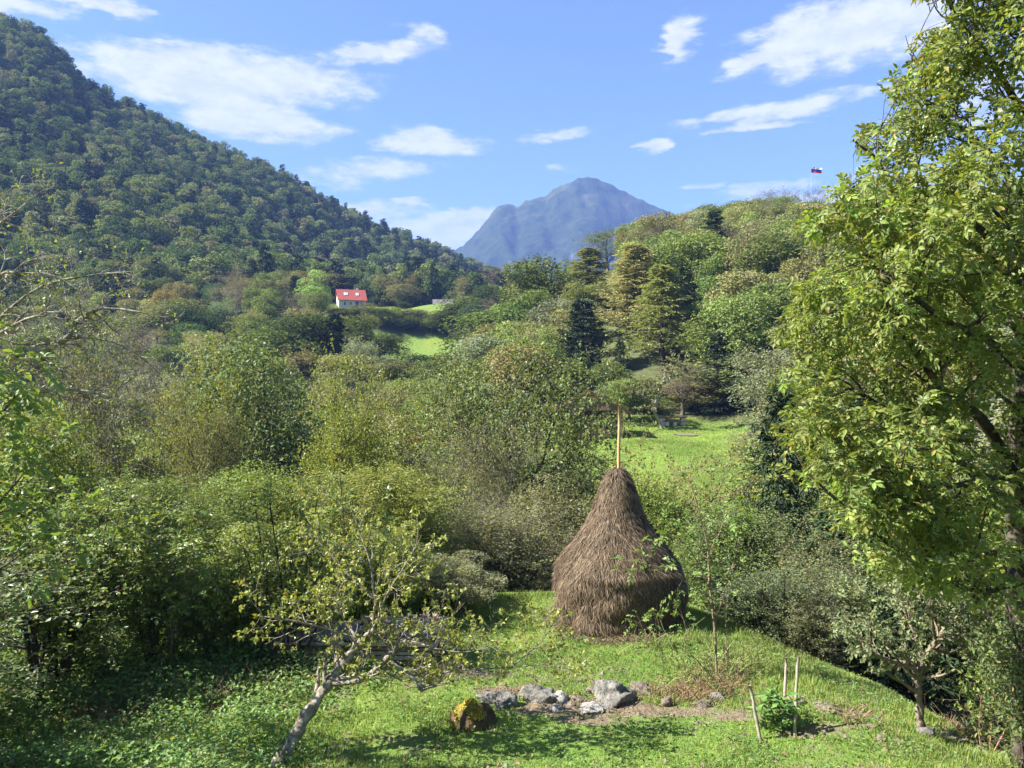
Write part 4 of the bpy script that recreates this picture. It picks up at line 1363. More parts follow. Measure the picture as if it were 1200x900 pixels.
WAL = [
    ([(1205, 960, 9.6), (1198, 780, 9.5), (1192, 640, 9.5), (1194, 500, 9.5), (1204, 340, 9.4), (1215, 160, 9.3), (1228, 0, 9.2), (1238, -170, 9.1)], 0.17, 0.05),
    ([(1192, 560, 9.5), (1150, 490, 9.3), (1112, 466, 9.0), (1092, 440, 8.7), (1062, 396, 8.3), (1034, 350, 8.0)], 0.075, 0.018),
    ([(1191, 600, 9.5), (1115, 534, 9.1), (1082, 506, 8.9), (1040, 480, 8.6), (985, 450, 8.4), (940, 438, 8.3)], 0.05, 0.012),
    ([(1193, 640, 9.5), (1150, 652, 8.9), (1095, 660, 8.4), (1040, 636, 8.1), (985, 590, 7.9), (948, 556, 7.9)], 0.05, 0.012),
    ([(1199, 420, 9.4), (1130, 420, 9.9), (1070, 400, 10.3), (1000, 358, 10.6), (940, 330, 10.8)], 0.06, 0.012),
    ([(1206, 330, 9.4), (1128, 250, 9.2), (1082, 246, 9.0), (1045, 222, 8.8), (1030, 190, 8.7), (1000, 164, 8.6)], 0.055, 0.012),
    ([(1204, 340, 9.4), (1130, 280, 8.7), (1060, 262, 8.2), (1000, 262, 8.0), (962, 262, 7.9)], 0.045, 0.010),
    ([(1215, 160, 9.3), (1160, 70, 9.0), (1120, 20, 8.8), (1105, -30, 8.7)], 0.045, 0.014),
    ([(1210, 240, 9.4), (1150, 170, 9.0), (1085, 120, 8.8), (1062, 72, 8.7)], 0.045, 0.012),
    ([(1199, 430, 9.4), (1160, 400, 8.5), (1100, 370, 7.9), (1050, 330, 7.5), (1010, 300, 7.4)], 0.05, 0.012),
    ([(1193, 560, 9.5), (1160, 560, 8.6), (1110, 570, 7.9), (1060, 560, 7.5), (1000, 530, 7.4)], 0.045, 0.012),
    ([(1193, 600, 9.5), (1150, 590, 10.4), (1090, 590, 11.2), (1030, 560, 11.8), (970, 520, 12.2)], 0.05, 0.012),
    ([(1200, 420, 9.4), (1220, 360, 8.6), (1190, 280, 7.9), (1150, 230, 7.6)], 0.045, 0.012),
    ([(1215, 160, 9.3), (1240, 90, 8.6), (1200, 30, 8.0), (1160, -20, 7.8)], 0.045, 0.012),
    ([(1196, 470, 9.5), (1260, 420, 9.2), (1330, 340, 9.0), (1380, 280, 9.0)], 0.06, 0.014),
    ([(1212, 200, 9.3), (1280, 120, 9.4), (1350, 60, 9.6)], 0.05, 0.014),
    ([(1193, 660, 9.5), (1170, 690, 8.6), (1130, 690, 8.2), (1085, 676, 8.0)], 0.035, 0.010),
    ([(1193, 620, 9.5), (1230, 600, 8.9), (1280, 560, 8.6), (1330, 540, 8.4)], 0.05, 0.012),
]
wp_, wr_ = limbs(WAL, 16)
rngw = np.random.default_rng(17)
wal = empty('walnut_tree', (float(wp_[0, 0, 0]), float(wp_[0, 0, 1]), hz(wp_[0, 0, 0], wp_[0, 0, 1])))
tag(wal, 'big walnut tree with large yellow green leaves filling the right side', 'tree')
off_w = np.array(wal.location)
mbw = MB(); mbw.tubes(wp_[:1] - off_w, wr_[:1], 10)
M_WB = bark_material('walnut_bark', 0.12, 9)
mbw.build('trunk', M_WB, wal, True, (.055, .045, .036))
for q in range(1, len(WAL)):
    m_ = MB(); m_.tubes(wp_[q:q + 1] - off_w, wr_[q:q + 1], 7)
    m_.build('branch', M_WB, wal, True, (.055, .045, .036))
ll_ = np.linalg.norm(wp_[1:, -1] - wp_[1:, 0], axis=1)
S1, SR1, _ = spawn(rngw, wp_[1:], wr_[1:], 16, 0.22, 1.0, 0.85, 0.25, 0.85, 6, 0.18, 0.04, 0.5, 0.3)
S0, SR0, _ = spawn(rngw, wp_[:1], wr_[:1], 46, 0.3, 1.0, 1.0, 0.25, 1.3, 6, 0.18, 0.06, 0.25, 0.2)
S1 = np.concatenate([S1, S0]); SR1 = np.concatenate([SR1, SR0])
S2, SR2, _ = spawn(rngw, S1, SR1, 7, 0.25, 1.0, 0.8, 0.3, 0.36, 4, 0.2, 0.03, 0.6, 0.4)

WOUT = np.array([(-400, 1060), (-40, 1075), (0, 1090), (25, 1082), (50, 1062), (100, 1048), (120, 1040), (150, 992), (170, 988), (190, 1004), (215, 988), (238, 966), (252, 944), (290, 952), (330, 936), (365, 906), (390, 915), (440, 905), (480, 908), (540, 922), (580, 940), (620, 962), (650, 1000), (665, 1030), (688, 1075), (705, 1130), (725, 1260)], float)


def in_walnut(p, slack=0):
    Y = np.maximum(p[:, 1], 1)
    px = 600 + FPX * p[:, 0] / Y; py = 450 - FPX * p[:, 2] / Y
    lim = np.interp(py, WOUT[:, 0], WOUT[:, 1]) + 14 * np.sin(py / 9.0) + 10 * np.sin(py / 23.0 + 1)
    return px > lim - slack


def compound(rng, base, d, n, length, leafl, hang=0.35, pairs=3):
    """feathered leaves: n leaf stalks from BASE along D, each with paired leaflets and one at the tip"""
    N = len(base)
    side = unit(np.cross(d, unit(rng.normal(0, .45, (N, 3)) + [0, 0, 1])))
    up = np.cross(side, d)
    P, D, Nn, S_ = [], [], [], []
    L = length * rng.uniform(0.7, 1.15, N)
    for j in range(pairs):
        f = 0.35 + 0.55 * j / max(pairs - 1, 1)
        p = base + d * (L * f)[:, None] + np.array([0, 0, -1.0]) * (hang * L * f * f)[:, None]
        for sg in (-1, 1):
            dd = unit(d * 0.55 + side * sg * 0.85 + [0, 0, -0.28] + rng.normal(0, .16, (N, 3)))
            P.append(p); D.append(dd); Nn.append(unit(up + rng.normal(0, .3, (N, 3)))); S_.append(leafl * (0.7 + 0.2 * j) * rng.uniform(0.8, 1.15, N))
    p = base + d * L[:, None] + np.array([0, 0, -1.0]) * (hang * L)[:, None]
    P.append(p); D.append(unit(d + [0, 0, -0.6] + rng.normal(0, .12, (N, 3)))); Nn.append(unit(up + rng.normal(0, .3, (N, 3)))); S_.append(leafl * 1.15 * rng.uniform(0.85, 1.15, N))
    stalk = np.stack([base, base + d * (L * .5)[:, None] + np.array([0, 0, -1.0]) * (hang * L * .25)[:, None], p], 1)
    tone = rng.random(N)
    R_ = np.clip(np.tile(tone, len(P)) * 0.6 + rng.random(N * len(P)) * 0.4, 0, 1)
    return np.concatenate(P), np.concatenate(D), np.concatenate(Nn), np.concatenate(S_), R_, stalk


ok_ = in_walnut(S2[:, -1], -6)
S2, SR2 = S2[ok_], SR2[ok_]
ok1 = in_walnut(S1[:, -1], 0)
mbt = MB(); mbt.tubes(S1[ok1] - off_w, np.maximum(SR1[ok1], 0.003), 5); mbt.tubes(S2 - off_w, np.maximum(SR2, 0.002), 4)
mbt.build('twigs', M_WB, wal, True, (.075, .06, .045), kind='stuff')
bp_, bd_ = on_twigs(rngw, S2, 7, 0.15)
bd_ = unit(bd_ * 0.6 + rngw.normal(0, 0.65, bp_.shape) + [0, 0, 0.05])
ok2 = in_walnut(bp_ + bd_ * 0.15, 0) & (bp_[:, 1] > 6.2)
bp_, bd_ = bp_[ok2], bd_[ok2]
print('walnut leaves', len(bp_))
# the 300 that stand out at the near edge of the crown are leaves one can pick apart
pxl = 600 + FPX * bp_[:, 0] / bp_[:, 1]; pyl = 450 - FPX * bp_[:, 2] / bp_[:, 1]
score = bp_[:, 1] + 0.012 * (pxl - np.interp(pyl, WOUT[:, 0], WOUT[:, 1])) + 50 * ((pxl > 1190) | (pyl < 8))
order = np.argsort(score)
solo, mass = order[:300], order[300:]
WC = (.180, .222, .048)
M_WLEAF = leaf_material('walnut_leaf', 0.45, 0.10, hue=0.06, autumn=0.04, autumn_col=(0.32, 0.24, 0.05), vspread=0.9)
cp, cd, cn_, cs_, cr_, stk = compound(rngw, bp_[mass], bd_[mass], 1, 0.18, 0.070)
lm = MB(); lm.leaves(cp - off_w, cd, cn_, cs_, TPL_FINE, cr_); lm.tubes(stk - off_w, np.tile([[.0022, .0018, .0012]], (len(stk), 1)), 3)
lm.build('crown', M_WLEAF, wal, False, WC, kind='stuff')
protoL = []
for q in range(5):
    c_ = compound(np.random.default_rng(60 + q), np.zeros((1, 3)), np.array([[1.0, 0, 0]]), 1, 0.18, 0.072)
    m_ = MB(); m_.leaves(c_[0], c_[1], c_[2], c_[3], TPL_FINE, c_[4]); m_.tubes(c_[5], np.array([[.0022, .0018, .0012]]), 3)
    protoL.append(m_.mesh('walnut_leaf', M_WLEAF))
for q, ix in enumerate(solo):
    lo = link('leaf', protoL[q % 5], wal, tuple(np.array(WC) * (1 + rngw.normal(0, .22)) * (1 + rngw.normal(0, .07, 3)).clip(.7, 1.3)), tuple(bp_[ix] - off_w))
    d = bd_[ix]
    lo.rotation_euler = (rngw.normal(0, .35), -math.asin(max(-1, min(1, d[2]))), math.atan2(d[1], d[0]))
    sc_ = rngw.uniform(.8, 1.15); lo.scale = (sc_, sc_, sc_)

# ------------------------------------------------------------------ near shrubs, old fruit trees, saplings
def custom_tree(name, label, cat, paths, levels, leaf, color, bark, mat_bark, mat_leaf, seed, group=None, tpl=TPL_FOLD, lpt=3, comp=None, keep=None, nseg=14, twig_bark=None, leaf_t0=0.3, branch='branch', tuft=0.0):
    """a tree or bush whose trunk and limbs follow the photograph; levels = [(k, t0, angle, length, segs, wobble, lift)]"""
    rng = np.random.default_rng(seed)
    P, R = limbs(paths, nseg)
    root = empty(name, (float(P[0, 0, 0]), float(P[0, 0, 1]), hz(P[0, 0, 0], P[0, 0, 1])))
    tag(root, label, cat, group)
    of = np.array(root.location)
    m_ = MB(); m_.tubes(P[:1] - of, R[:1] * (1 + 0.10 * np.sin(np.arange(nseg) * 2.3) * (nseg < 20))[None], 14, rough=0.6)
    m_.build('trunk' if cat == 'tree' else 'stem', mat_bark, root, True, bark)
    for q in range(1, len(P)):
        m_ = MB(); m_.tubes(P[q:q + 1] - of, R[q:q + 1], 8, rough=0.6)
        m_.build(branch, mat_bark, root, True, bark)
    A, AR = P, R
    tw = MB()
    for li, (k, t0, ang, ln, sg, wb, gv_) in enumerate(levels):
        A, AR, _ = spawn(rng, A, AR, k, t0, 1.0, ang, 0.3, ln, sg, wb, gv_, 0.6, 0.3)
        if keep is not None:
            kk = keep(A[:, -1])
            A, AR = A[kk], AR[kk]
        tw.tubes(A - of, np.maximum(AR, 0.0022), 4 if li < len(levels) - 1 else 3)
    if tw.n:
        tw.build('twigs', mat_bark, root, True, twig_bark or bark, kind='stuff')
    p, d = on_twigs(rng, A, lpt, leaf_t0)
    if tuft:
        sel = rng.random(len(A)) < tuft
        sel = np.repeat(sel, lpt)
        p, d = p[sel], d[sel]
    lf = MB()
    if comp:
        d = unit(d * 0.6 + rng.normal(0, 0.55, p.shape) + [0, 0, 0.05])
        cp, cd, cn, cs, cr, st = compound(rng, p, d, 1, comp[0], comp[1], comp[2], comp[3])
        lf.leaves(cp - of, cd, cn, cs, tpl, cr); lf.tubes(st - of, np.tile([[.002, .0016, .001]], (len(st), 1)), 3)
    else:
        dd, nn = leaf_frames(rng, p, d)
        lf.leaves(p - of, dd, nn, leaf * (0.6 + 0.8 * rng.random(len(p))), tpl)
    lf.build('crown', mat_leaf, root, False, color, kind='stuff')
    return root


BG2 = 'bushes round the grassy terrace'
K['big_leaf'] = [Kind('bush', shrub(262, 0.030, TPL_FINE, 9, 0.9, 0.45, 9, 6, 9, 0.13, 0.010, (6, 4, 3)), M_LEAF, M_TWIG, (.07, .055, .045), 'bush', 'stem')]
BUSH = [
    # kind, px, top, depth, width px, colour, label
    ('bush', 55, 572, 12.2, 210, BG, 'broad green bush at the left edge above the shaded weeds'),
    ('bush', 180, 622, 13.6, 110, BG, 'mid green bush right of the broad bush at the left edge'),
    ('heap', 330, 608, 15.0, 180, YG, 'tall leafy shrub behind the dark stemmed bush and leaning tree'),
    ('heap', 246, 660, 14.2, 90, MG, 'low green bush left of the dark stemmed shrub'),
    ('heap', 452, 618, 16.4, 110, YG, 'light green bush behind the covered timber pile'),
    ('heap', 524, 655, 17.0, 110, OL, 'olive bush at the right end of the timber pile'),
    ('big_leaf', 1178, 700, 10.6, 110, BG, 'bright leaved bush at the lower right corner of the bank'),
    ('big_leaf', 1205, 690, 8.9, 120, MG, 'dark green bush hiding the foot of the big walnut trunk'),
    ('bush', 905, 650, 16.5, 100, (.12, .155, .06), 'dull green bush on the brow of the bank right of the saplings'),
    ('bush', 955, 690, 15.6, 80, OL, 'olive bush left of the little apple tree crown'),
]
for q, (kd, px, top, Y, wpx, colr, lab) in enumerate(BUSH):
    plant_px(K[kd][q % len(K[kd])], px, top, Y, wpx, colr, lab, BG2)
# two low unseen bushes added left of the frame to shade the bottom-left corner
for q, (x, Y, h) in enumerate([(-8.9, 9.9, 2.5), (-7.3, 8.3, 1.9)]):
    plant(K['bush'][q], x, Y, hz(x, Y), h, 3.2, MG, q * 2.0, ('tall' if q == 0 else 'lower') + ' unseen green bush added beyond the left edge to cast shade', BG2)

keepv = None
# elder with long drooping leaves at the left edge
custom_tree('elder_bush', 'elder bush with bright drooping feathered leaves at the left edge', 'bush',
            [([(-60, 800, 9.6), (-50, 650, 9.5), (-20, 520, 9.3), (20, 462, 9.2)], 0.035, 0.012), ([(-50, 650, 9.5), (-10, 600, 9.6), (40, 540, 9.8)], 0.025, 0.01), ([(-45, 620, 9.5), (-60, 520, 9.2), (-30, 440, 9.0), (5, 435, 9.0)], 0.025, 0.01),
             ([(-50, 690, 9.5), (10, 660, 9.8), (70, 610, 10.0)], 0.02, 0.008)],
            [(9, 0.35, 0.8, 0.42, 5, 0.15, 0.05), (3, 0.3, 0.7, 0.2, 3, 0.15, 0.0)], 0.1, (.17, .235, .065), (.09, .075, .055), M_BARK, M_LEAF, 71, BG2, TPL_FINE, 2, (0.24, 0.12, 0.55, 3), leaf_t0=0.5)

# the bush with dark bare stems beside the timber pile, and tall feathery elder shoots
STEMS = [([(330, 792, 13.3), (332, 750, 13.3), (330, 690, 13.3), (322, 630, 13.4), (316, 590, 13.4)], 0.035, 0.010)]
for q, (dx, tx, ty) in enumerate([(-8, 285, 640), (6, 352, 600), (10, 385, 640), (-4, 300, 600), (12, 400, 700), (-14, 262, 690), (3, 342, 640), (8, 372, 585)]):
    STEMS.append(([(330 + dx, 790, 13.3), (330 + dx * 1.6 + (tx - 330) * .25, 745, 13.3 + .1 * (q % 3)), ((330 + tx) / 2 + dx, (760 + ty) / 2 - 10, 13.2 + .2 * (q % 4)), (tx, ty, 13.0 + .25 * (q % 4))], 0.028, 0.008))
custom_tree('bush', 'bush with many dark bare stems fanning up left of the leaning trunk', 'bush', STEMS,
            [(10, 0.35, 0.85, 0.55, 5, 0.18, 0.08), (6, 0.2, 0.8, 0.24, 3, 0.2, 0.03)], 0.07, (.175, .225, .055), (.045, .036, .03), M_BARK, M_LEAF, 109, BG2, TPL_FOLD, 6, leaf_t0=0.15, branch='stem',
            keep=lambda p: (450 - FPX * p[:, 2] / p[:, 1]) < 728)
for q, (px, py, Y, top, lean_, lab) in enumerate([(200, 770, 12.9, 590, 10, 'tall feathery leaved elder shoots left of the dark stemmed bush'), (412, 770, 15.4, 540, -14, 'tall feathery leaved elder shoots above the leaning tree crown'), (110, 760, 12.6, 560, 20, 'tall feathery leaved elder shoots over the broad bush at the left')]):
    st_ = [([(px, py, Y), (px + lean_ * .4, (py + top) / 2, Y), (px + lean_, top + 14, Y)], 0.022, 0.007)]
    for a, b in ((-34, 30), (30, 44), (-14, 60), (48, 76)):
        st_.append(([(px, py - 20, Y), (px + a * .4, (py + top) / 2 + b * .5, Y + .1), (px + a, top + b, Y + .15)], 0.016, 0.006))
    custom_tree('elder_bush', lab, 'bush', st_, [(9, 0.3, 0.8, 0.36, 5, 0.15, 0.08)], 0.1, (.19, .25, .065), (.10, .085, .06), M_TWIG, M_LEAF, 111 + q, BG2, TPL_FINE, 4, (0.22, 0.095, 0.4, 3), leaf_t0=0.3, branch='stem')

# the old half bare apple tree reaching in from the left
custom_tree('apple_tree', 'old half bare apple tree with grey lichened boughs reaching in from the left', 'tree',
            [([(-150, 840, 13.5), (-120, 640, 13.5), (-95, 500, 13.5), (-80, 400, 13.4)], 0.16, 0.10),
             ([(-95, 500, 13.5), (-40, 446, 13.3), (12, 420, 13.1), (48, 410, 13.0), (78, 398, 13.0), (94, 373, 13.0), (122, 361, 13.0), (165, 366, 13.0)], 0.075, 0.014),
             ([(-90, 480, 13.5), (-50, 420, 13.2), (0, 391, 13.0), (40, 371, 12.9), (75, 374, 12.9)], 0.060, 0.012),
             ([(-80, 410, 13.4), (-50, 360, 13.2), (0, 323, 13.0), (22, 321, 13.0), (60, 322, 13.0), (100, 345, 13.0)], 0.055, 0.010),
             ([(-80, 400, 13.4), (-60, 330, 13.3), (-20, 280, 13.2), (16, 250, 13.2), (34, 236, 13.2)], 0.05, 0.008),
             ([(-95, 520, 13.5), (-20, 480, 13.3), (50, 458, 13.2), (120, 462, 13.2), (180, 490, 13.3)], 0.05, 0.010),
             ([(78, 398, 13.0), (105, 396, 13.2), (150, 408, 13.3), (190, 440, 13.4)], 0.024, 0.007),
             ([(-85, 440, 13.4), (-30, 400, 14.0), (40, 340, 14.5), (110, 322, 14.8), (165, 318, 15.0)], 0.04, 0.008)],
            [(13, 0.3, 0.95, 0.75, 6, 0.2, -0.05), (7, 0.2, 0.8, 0.36, 4, 0.22, -0.03), (3, 0.3, 0.8, 0.16, 2, 0.2, 0.03)], 0.055, (.22, .26, .06), (.20, .18, .15), M_BARK_LICHEN, M_LEAF, 73, None, TPL_FOLD, 3, tuft=0.30)

M_LEANBARK = bark_material('mottled_bark', 0.6, 26)
# the leaning tree in the foreground
LEAN = [
    ([(312, 918, 9.7), (345, 862, 9.75), (365, 829, 9.8), (386, 800, 9.85), (407, 771, 9.9), (428, 748, 9.95), (444, 735, 10.0)], 0.108, 0.058),
    ([(386, 801, 9.85), (404, 800, 9.8), (422, 797, 9.75), (441, 784, 9.7), (454, 771, 9.7), (463, 761, 9.7), (468, 752, 9.7)], 0.05, 0.034),
    ([(440, 738, 10.0), (438, 722, 10.0), (440, 705, 10.0), (437, 684, 10.0), (434, 660, 10.05), (424, 630, 10.1), (412, 596, 10.2)], 0.036, 0.008),
    ([(418, 760, 9.92), (414, 748, 9.9), (398, 742, 9.8), (372, 734, 9.7), (345, 728, 9.6), (320, 724, 9.5), (302, 722, 9.45)], 0.034, 0.009),
    ([(444, 736, 10.0), (462, 733, 10.1), (482, 736, 10.2), (505, 732, 10.3), (532, 722, 10.4)], 0.032, 0.008),
    ([(455, 776, 9.7), (470, 785, 9.7), (482, 793, 9.7), (492, 806, 9.7), (495, 811, 9.7)], 0.040, 0.028),
    ([(490, 803, 9.7), (500, 801, 9.7), (510, 794, 9.7), (530, 786, 9.75), (562, 784, 9.8), (600, 782, 9.9), (636, 778, 10.0)], 0.024, 0.006),
    ([(600, 782, 9.9), (618, 766, 9.95), (634, 752, 10.0), (646, 735, 10.0)], 0.012, 0.005),
    ([(468, 753, 9.7), (485, 752, 9.6), (510, 760, 9.5), (545, 764, 9.5), (580, 755, 9.5)], 0.022, 0.006),
    ([(440, 737, 10.0), (452, 700, 9.7), (470, 670, 9.5), (488, 640, 9.4)], 0.022, 0.006),
    ([(437, 700, 10.0), (405, 670, 10.2), (380, 640, 10.3), (370, 615, 10.3)], 0.018, 0.005),
    ([(412, 752, 9.9), (400, 720, 9.6), (390, 690, 9.4)], 0.018, 0.005),
    ([(636, 778, 10.0), (668, 786, 10.05), (672, 795, 10.05)], 0.008, 0.004),
]
LEAN = [([(a, b, y + 1.0 * min(max((905 - b) / 165, 0), 1)) for a, b, y in p], r0 * .84, r1 * .84) for p, r0, r1 in LEAN]
lean_keep = lambda p: (450 - FPX * p[:, 2] / p[:, 1]) < 800 - 0.0 * p[:, 0]
custom_tree('leaning_tree', 'leaning old tree with pale lichened trunk and sparse yellow green leaves', 'tree', LEAN,
            [(13, 0.3, 0.95, 0.48, 5, 0.22, 0.06), (6, 0.25, 0.85, 0.22, 3, 0.24, 0.04)], 0.055, (.27, .29, .06), (.21, .185, .145), M_LEANBARK, M_LEAF, 79, None, TPL_FOLD, 9, keep=lean_keep, leaf_t0=0.45, tuft=0.8, nseg=36)

# the little apple tree on the bank at the right
custom_tree('apple_tree', 'little apple tree with forked pale trunk and grey green leaves on the bank', 'tree',
            [([(1081, 858, 11.0), (1078, 825, 11.0), (1076, 800, 11.0), (1077, 786, 11.0)], 0.062, 0.048),
             ([(1077, 788, 11.0), (1066, 782, 10.9), (1052, 777, 10.8), (1030, 769, 10.7), (1005, 745, 10.7)], 0.034, 0.010),
             ([(1077, 788, 11.0), (1084, 770, 11.0), (1096, 752, 11.0), (1106, 738, 11.1), (1122, 722, 11.2), (1135, 706, 11.2)], 0.045, 0.010),
             ([(1078, 786, 11.0), (1078, 768, 11.2), (1072, 745, 11.4), (1060, 715, 11.5), (1050, 690, 11.6)], 0.030, 0.008),
             ([(1090, 760, 11.0), (1105, 765, 11.0), (1130, 762, 11.1), (1150, 750, 11.2)], 0.022, 0.007),
             ([(1096, 752, 11.0), (1092, 725, 10.7), (1085, 700, 10.6), (1082, 680, 10.6)], 0.022, 0.007),
             ([(1060, 780, 10.9), (1040, 760, 11.4), (1010, 720, 11.7), (992, 700, 11.8)], 0.018, 0.006)],
            [(12, 0.35, 0.9, 0.55, 5, 0.18, 0.10), (6, 0.25, 0.75, 0.26, 3, 0.2, 0.10)], 0.058, (.185, .225, .105), (.20, .165, .125), M_BARK, M_LEAF, 83, None, TPL_FOLD, 18, leaf_t0=0.05,
            keep=lambda p: ((450 - FPX * p[:, 2] / p[:, 1]) < 786) & ((600 + FPX * p[:, 0] / p[:, 1]) > 955))

# saplings beside the haystack
SAPC = (.17, .25, .06)
custom_tree('sapling', 'slender ash sapling with two stems right of the haystack', 'sapling',
            [([(840, 800, 13.0), (838, 740, 13.0), (832, 690, 13.0), (829, 640, 13.0), (818, 596, 13.0), (806, 560, 13.1)], 0.024, 0.008), ([(838, 730, 13.0), (850, 690, 13.0), (862, 650, 13.0), (870, 610, 13.0)], 0.014, 0.006),
             ([(831, 690, 13.0), (812, 650, 12.9), (796, 632, 12.8), (775, 622, 12.8)], 0.011, 0.005), ([(829, 650, 13.0), (845, 620, 13.0), (850, 590, 13.0)], 0.010, 0.005), ([(833, 700, 13.0), (815, 690, 12.8), (780, 668, 12.7), (742, 657, 12.6)], 0.009, 0.004)],
            [(8, 0.3, 0.85, 0.36, 4, 0.15, 0.08)], 0.08, SAPC, (.22, .17, .12), M_TWIG, M_LEAF, 89, 'saplings by the haystack', TPL_FINE, 4, (0.20, 0.075, 0.3, 3), leaf_t0=0.25, branch='stem')
custom_tree('sapling', 'thin bare stemmed sapling just right of the ash sapling', 'sapling',
            [([(853, 800, 12.7), (851, 750, 12.7), (850, 720, 12.7), (848, 690, 12.7)], 0.012, 0.005), ([(862, 810, 12.6), (868, 770, 12.5), (876, 750, 12.5)], 0.008, 0.004), ([(846, 806, 12.7), (822, 780, 12.6), (806, 762, 12.5)], 0.009, 0.004)],
            [(5, 0.4, 0.8, 0.26, 3, 0.15, 0.05)], 0.06, SAPC, (.24, .17, .12), M_TWIG, M_LEAF, 97, 'saplings by the haystack', TPL_FINE, 1, (0.15, 0.06, 0.3, 3), leaf_t0=0.5, branch='stem')
custom_tree('sapling', 'low leafy sprout in front of the right foot of the haystack', 'sapling',
            [([(762, 768, 14.2), (757, 745, 14.2), (750, 732, 14.2), (742, 727, 14.2)], 0.010, 0.004), ([(772, 768, 14.2), (773, 738, 14.2), (768, 718, 14.2)], 0.009, 0.004), ([(800, 778, 13.8), (804, 742, 13.8), (798, 716, 13.8)], 0.009, 0.004)],
            [(6, 0.35, 0.85, 0.24, 3, 0.15, 0.08)], 0.06, SAPC, (.24, .17, .12), M_TWIG, M_LEAF, 101, 'saplings by the haystack', TPL_FINE, 2, (0.16, 0.065, 0.3, 3), leaf_t0=0.3, branch='stem')
custom_tree('shrub', 'scraggly brown twigged shrub with few leaves at the lower right corner', 'shrub',
            [([(1150, 878, 10.2), (1142, 840, 10.2), (1118, 815, 10.1)], 0.010, 0.004), ([(1160, 878, 10.2), (1163, 830, 10.2), (1165, 800, 10.2), (1158, 770, 10.2)], 0.011, 0.004), ([(1165, 880, 10.1), (1185, 840, 10.0), (1195, 790, 10.0), (1180, 750, 10.0)], 0.012, 0.004), ([(1158, 878, 10.1), (1148, 850, 9.9), (1150, 815, 9.9)], 0.010, 0.004)],
            [(6, 0.35, 0.85, 0.30, 4, 0.15, 0.06)], 0.075, (.17, .26, .06), (.28, .18, .12), M_TWIG, M_LEAF, 103, None, TPL_FINE, 3, leaf_t0=0.4, branch='stem')

# ------------------------------------------------------------------ buildings and furniture far off
def slab(mb, a, b, c, d, th):
    """a flat board from four corners (outer face), th thick on the inner side"""
    P = np.array([a, b, c, d], float)
    n = unit(np.cross(P[1] - P[0], P[3] - P[0]))
    V = np.vstack([P, P - n * th])
    mb.add(V, [[0, 1, 2, 3], [7, 6, 5, 4], [0, 4, 5, 1], [1, 5, 6, 2], [2, 6, 7, 3], [3, 7, 4, 0]])
    return mb


M_WHITE = plain('white_render', (0.5, 0.49, 0.45), 0.9, 0.06, 0.5, 0.1, 0.05)
M_GLASS = plain('window_glass', (0.03, 0.035, 0.045), 0.12, 0.2, 1.0, 0.6, 0)
M_SKYGLASS = plain('skylight_glass', (0.45, 0.52, 0.62), 0.08, 0.1, 1.0, 0.8, 0)
M_FRAME = plain('window_frame', (0.62, 0.61, 0.58), 0.6, 0.05, 2.0, 0.3, 0)
M_GREYROOF = plain('grey_roofing', (0.12, 0.11, 0.112), 0.85, 0.15, 1.5)
M_WOOD = plain('old_wood', (0.17, 0.10, 0.065), 0.85, 0.3, 5)
M_WOODGREY = plain('weathered_wood', (0.30, 0.26, 0.21), 0.9, 0.3, 7)
M_CONC = plain('pale_concrete', (0.55, 0.53, 0.48), 0.9, 0.1, 3)


def tile_material(name, c0, c1):
    m, k, b, o = principled(name, 0.8, 0.2)
    tc_ = k.n('ShaderNodeTexCoord')
    wv = k.n('ShaderNodeTexWave', wave_type='BANDS', bands_direction='Y'); wv.inputs['Scale'].default_value = 1.6; wv.inputs['Distortion'].default_value = 0.6; wv.inputs['Detail'].default_value = 2
    k.l(tc_.outputs['Object'], wv.inputs['Vector'])
    c, f = noise_col(k, 1.7, [(0.3, c0), (0.7, c1)], 6, tc_.outputs['Object'])
    k.l(c, b.inputs['Base Color'])
    add_bump(k, b, wv.outputs['Fac'], 0.6, 0.06)
    return m


M_TILE = tile_material('red_tiles', (0.22, 0.05, 0.042), (0.33, 0.09, 0.072))
M_HUTROOF = tile_material('brown_tiles', (0.060, 0.032, 0.022), (0.10, 0.05, 0.034))

hc = at(411, 366, 268)
house = empty('house', tuple(hc), math.radians(20))
tag(house, 'white house with steep red tiled roof and two skylights on the far slope', 'house')
HL, HW, HE, HR = 4.6, 4.2, 4.2, 7.9            # half length, half depth, eaves, ridge
m_ = MB()
m_.add([[-HL, -HW, -2], [HL, -HW, -2], [HL, HW, -2], [-HL, HW, -2], [-HL, -HW, HE], [HL, -HW, HE], [HL, HW, HE], [-HL, HW, HE], [-HL, 0, HR - .12], [HL, 0, HR - .12]],
       [[0, 1, 5, 4], [1, 2, 6, 5], [2, 3, 7, 6], [3, 0, 4, 7]], [[4, 8, 7], [5, 6, 9]])
m_.build('wall', M_WHITE, house)
rf_ = MB()
sl = (HR - HE) / HW
for sg in (-1, 1):
    e = np.array([0, sg * (HW + .5), HE - sl * .5]); r = np.array([0, 0, HR])
    a, b = np.array([-HL - .45, 0, 0]), np.array([HL + .45, 0, 0])
    q = [e + a, e + b, r + b, r + a] if sg < 0 else [e + b, e + a, r + a, r + b]
    slab(rf_, *q, 0.16)
roof = rf_.build('roof', M_TILE, house)
ch = MB(); ch.box((2.6, 1.2, HR - 0.1), (0.6, 0.6, 1.6)); ch.build('chimney', M_WHITE, roof)
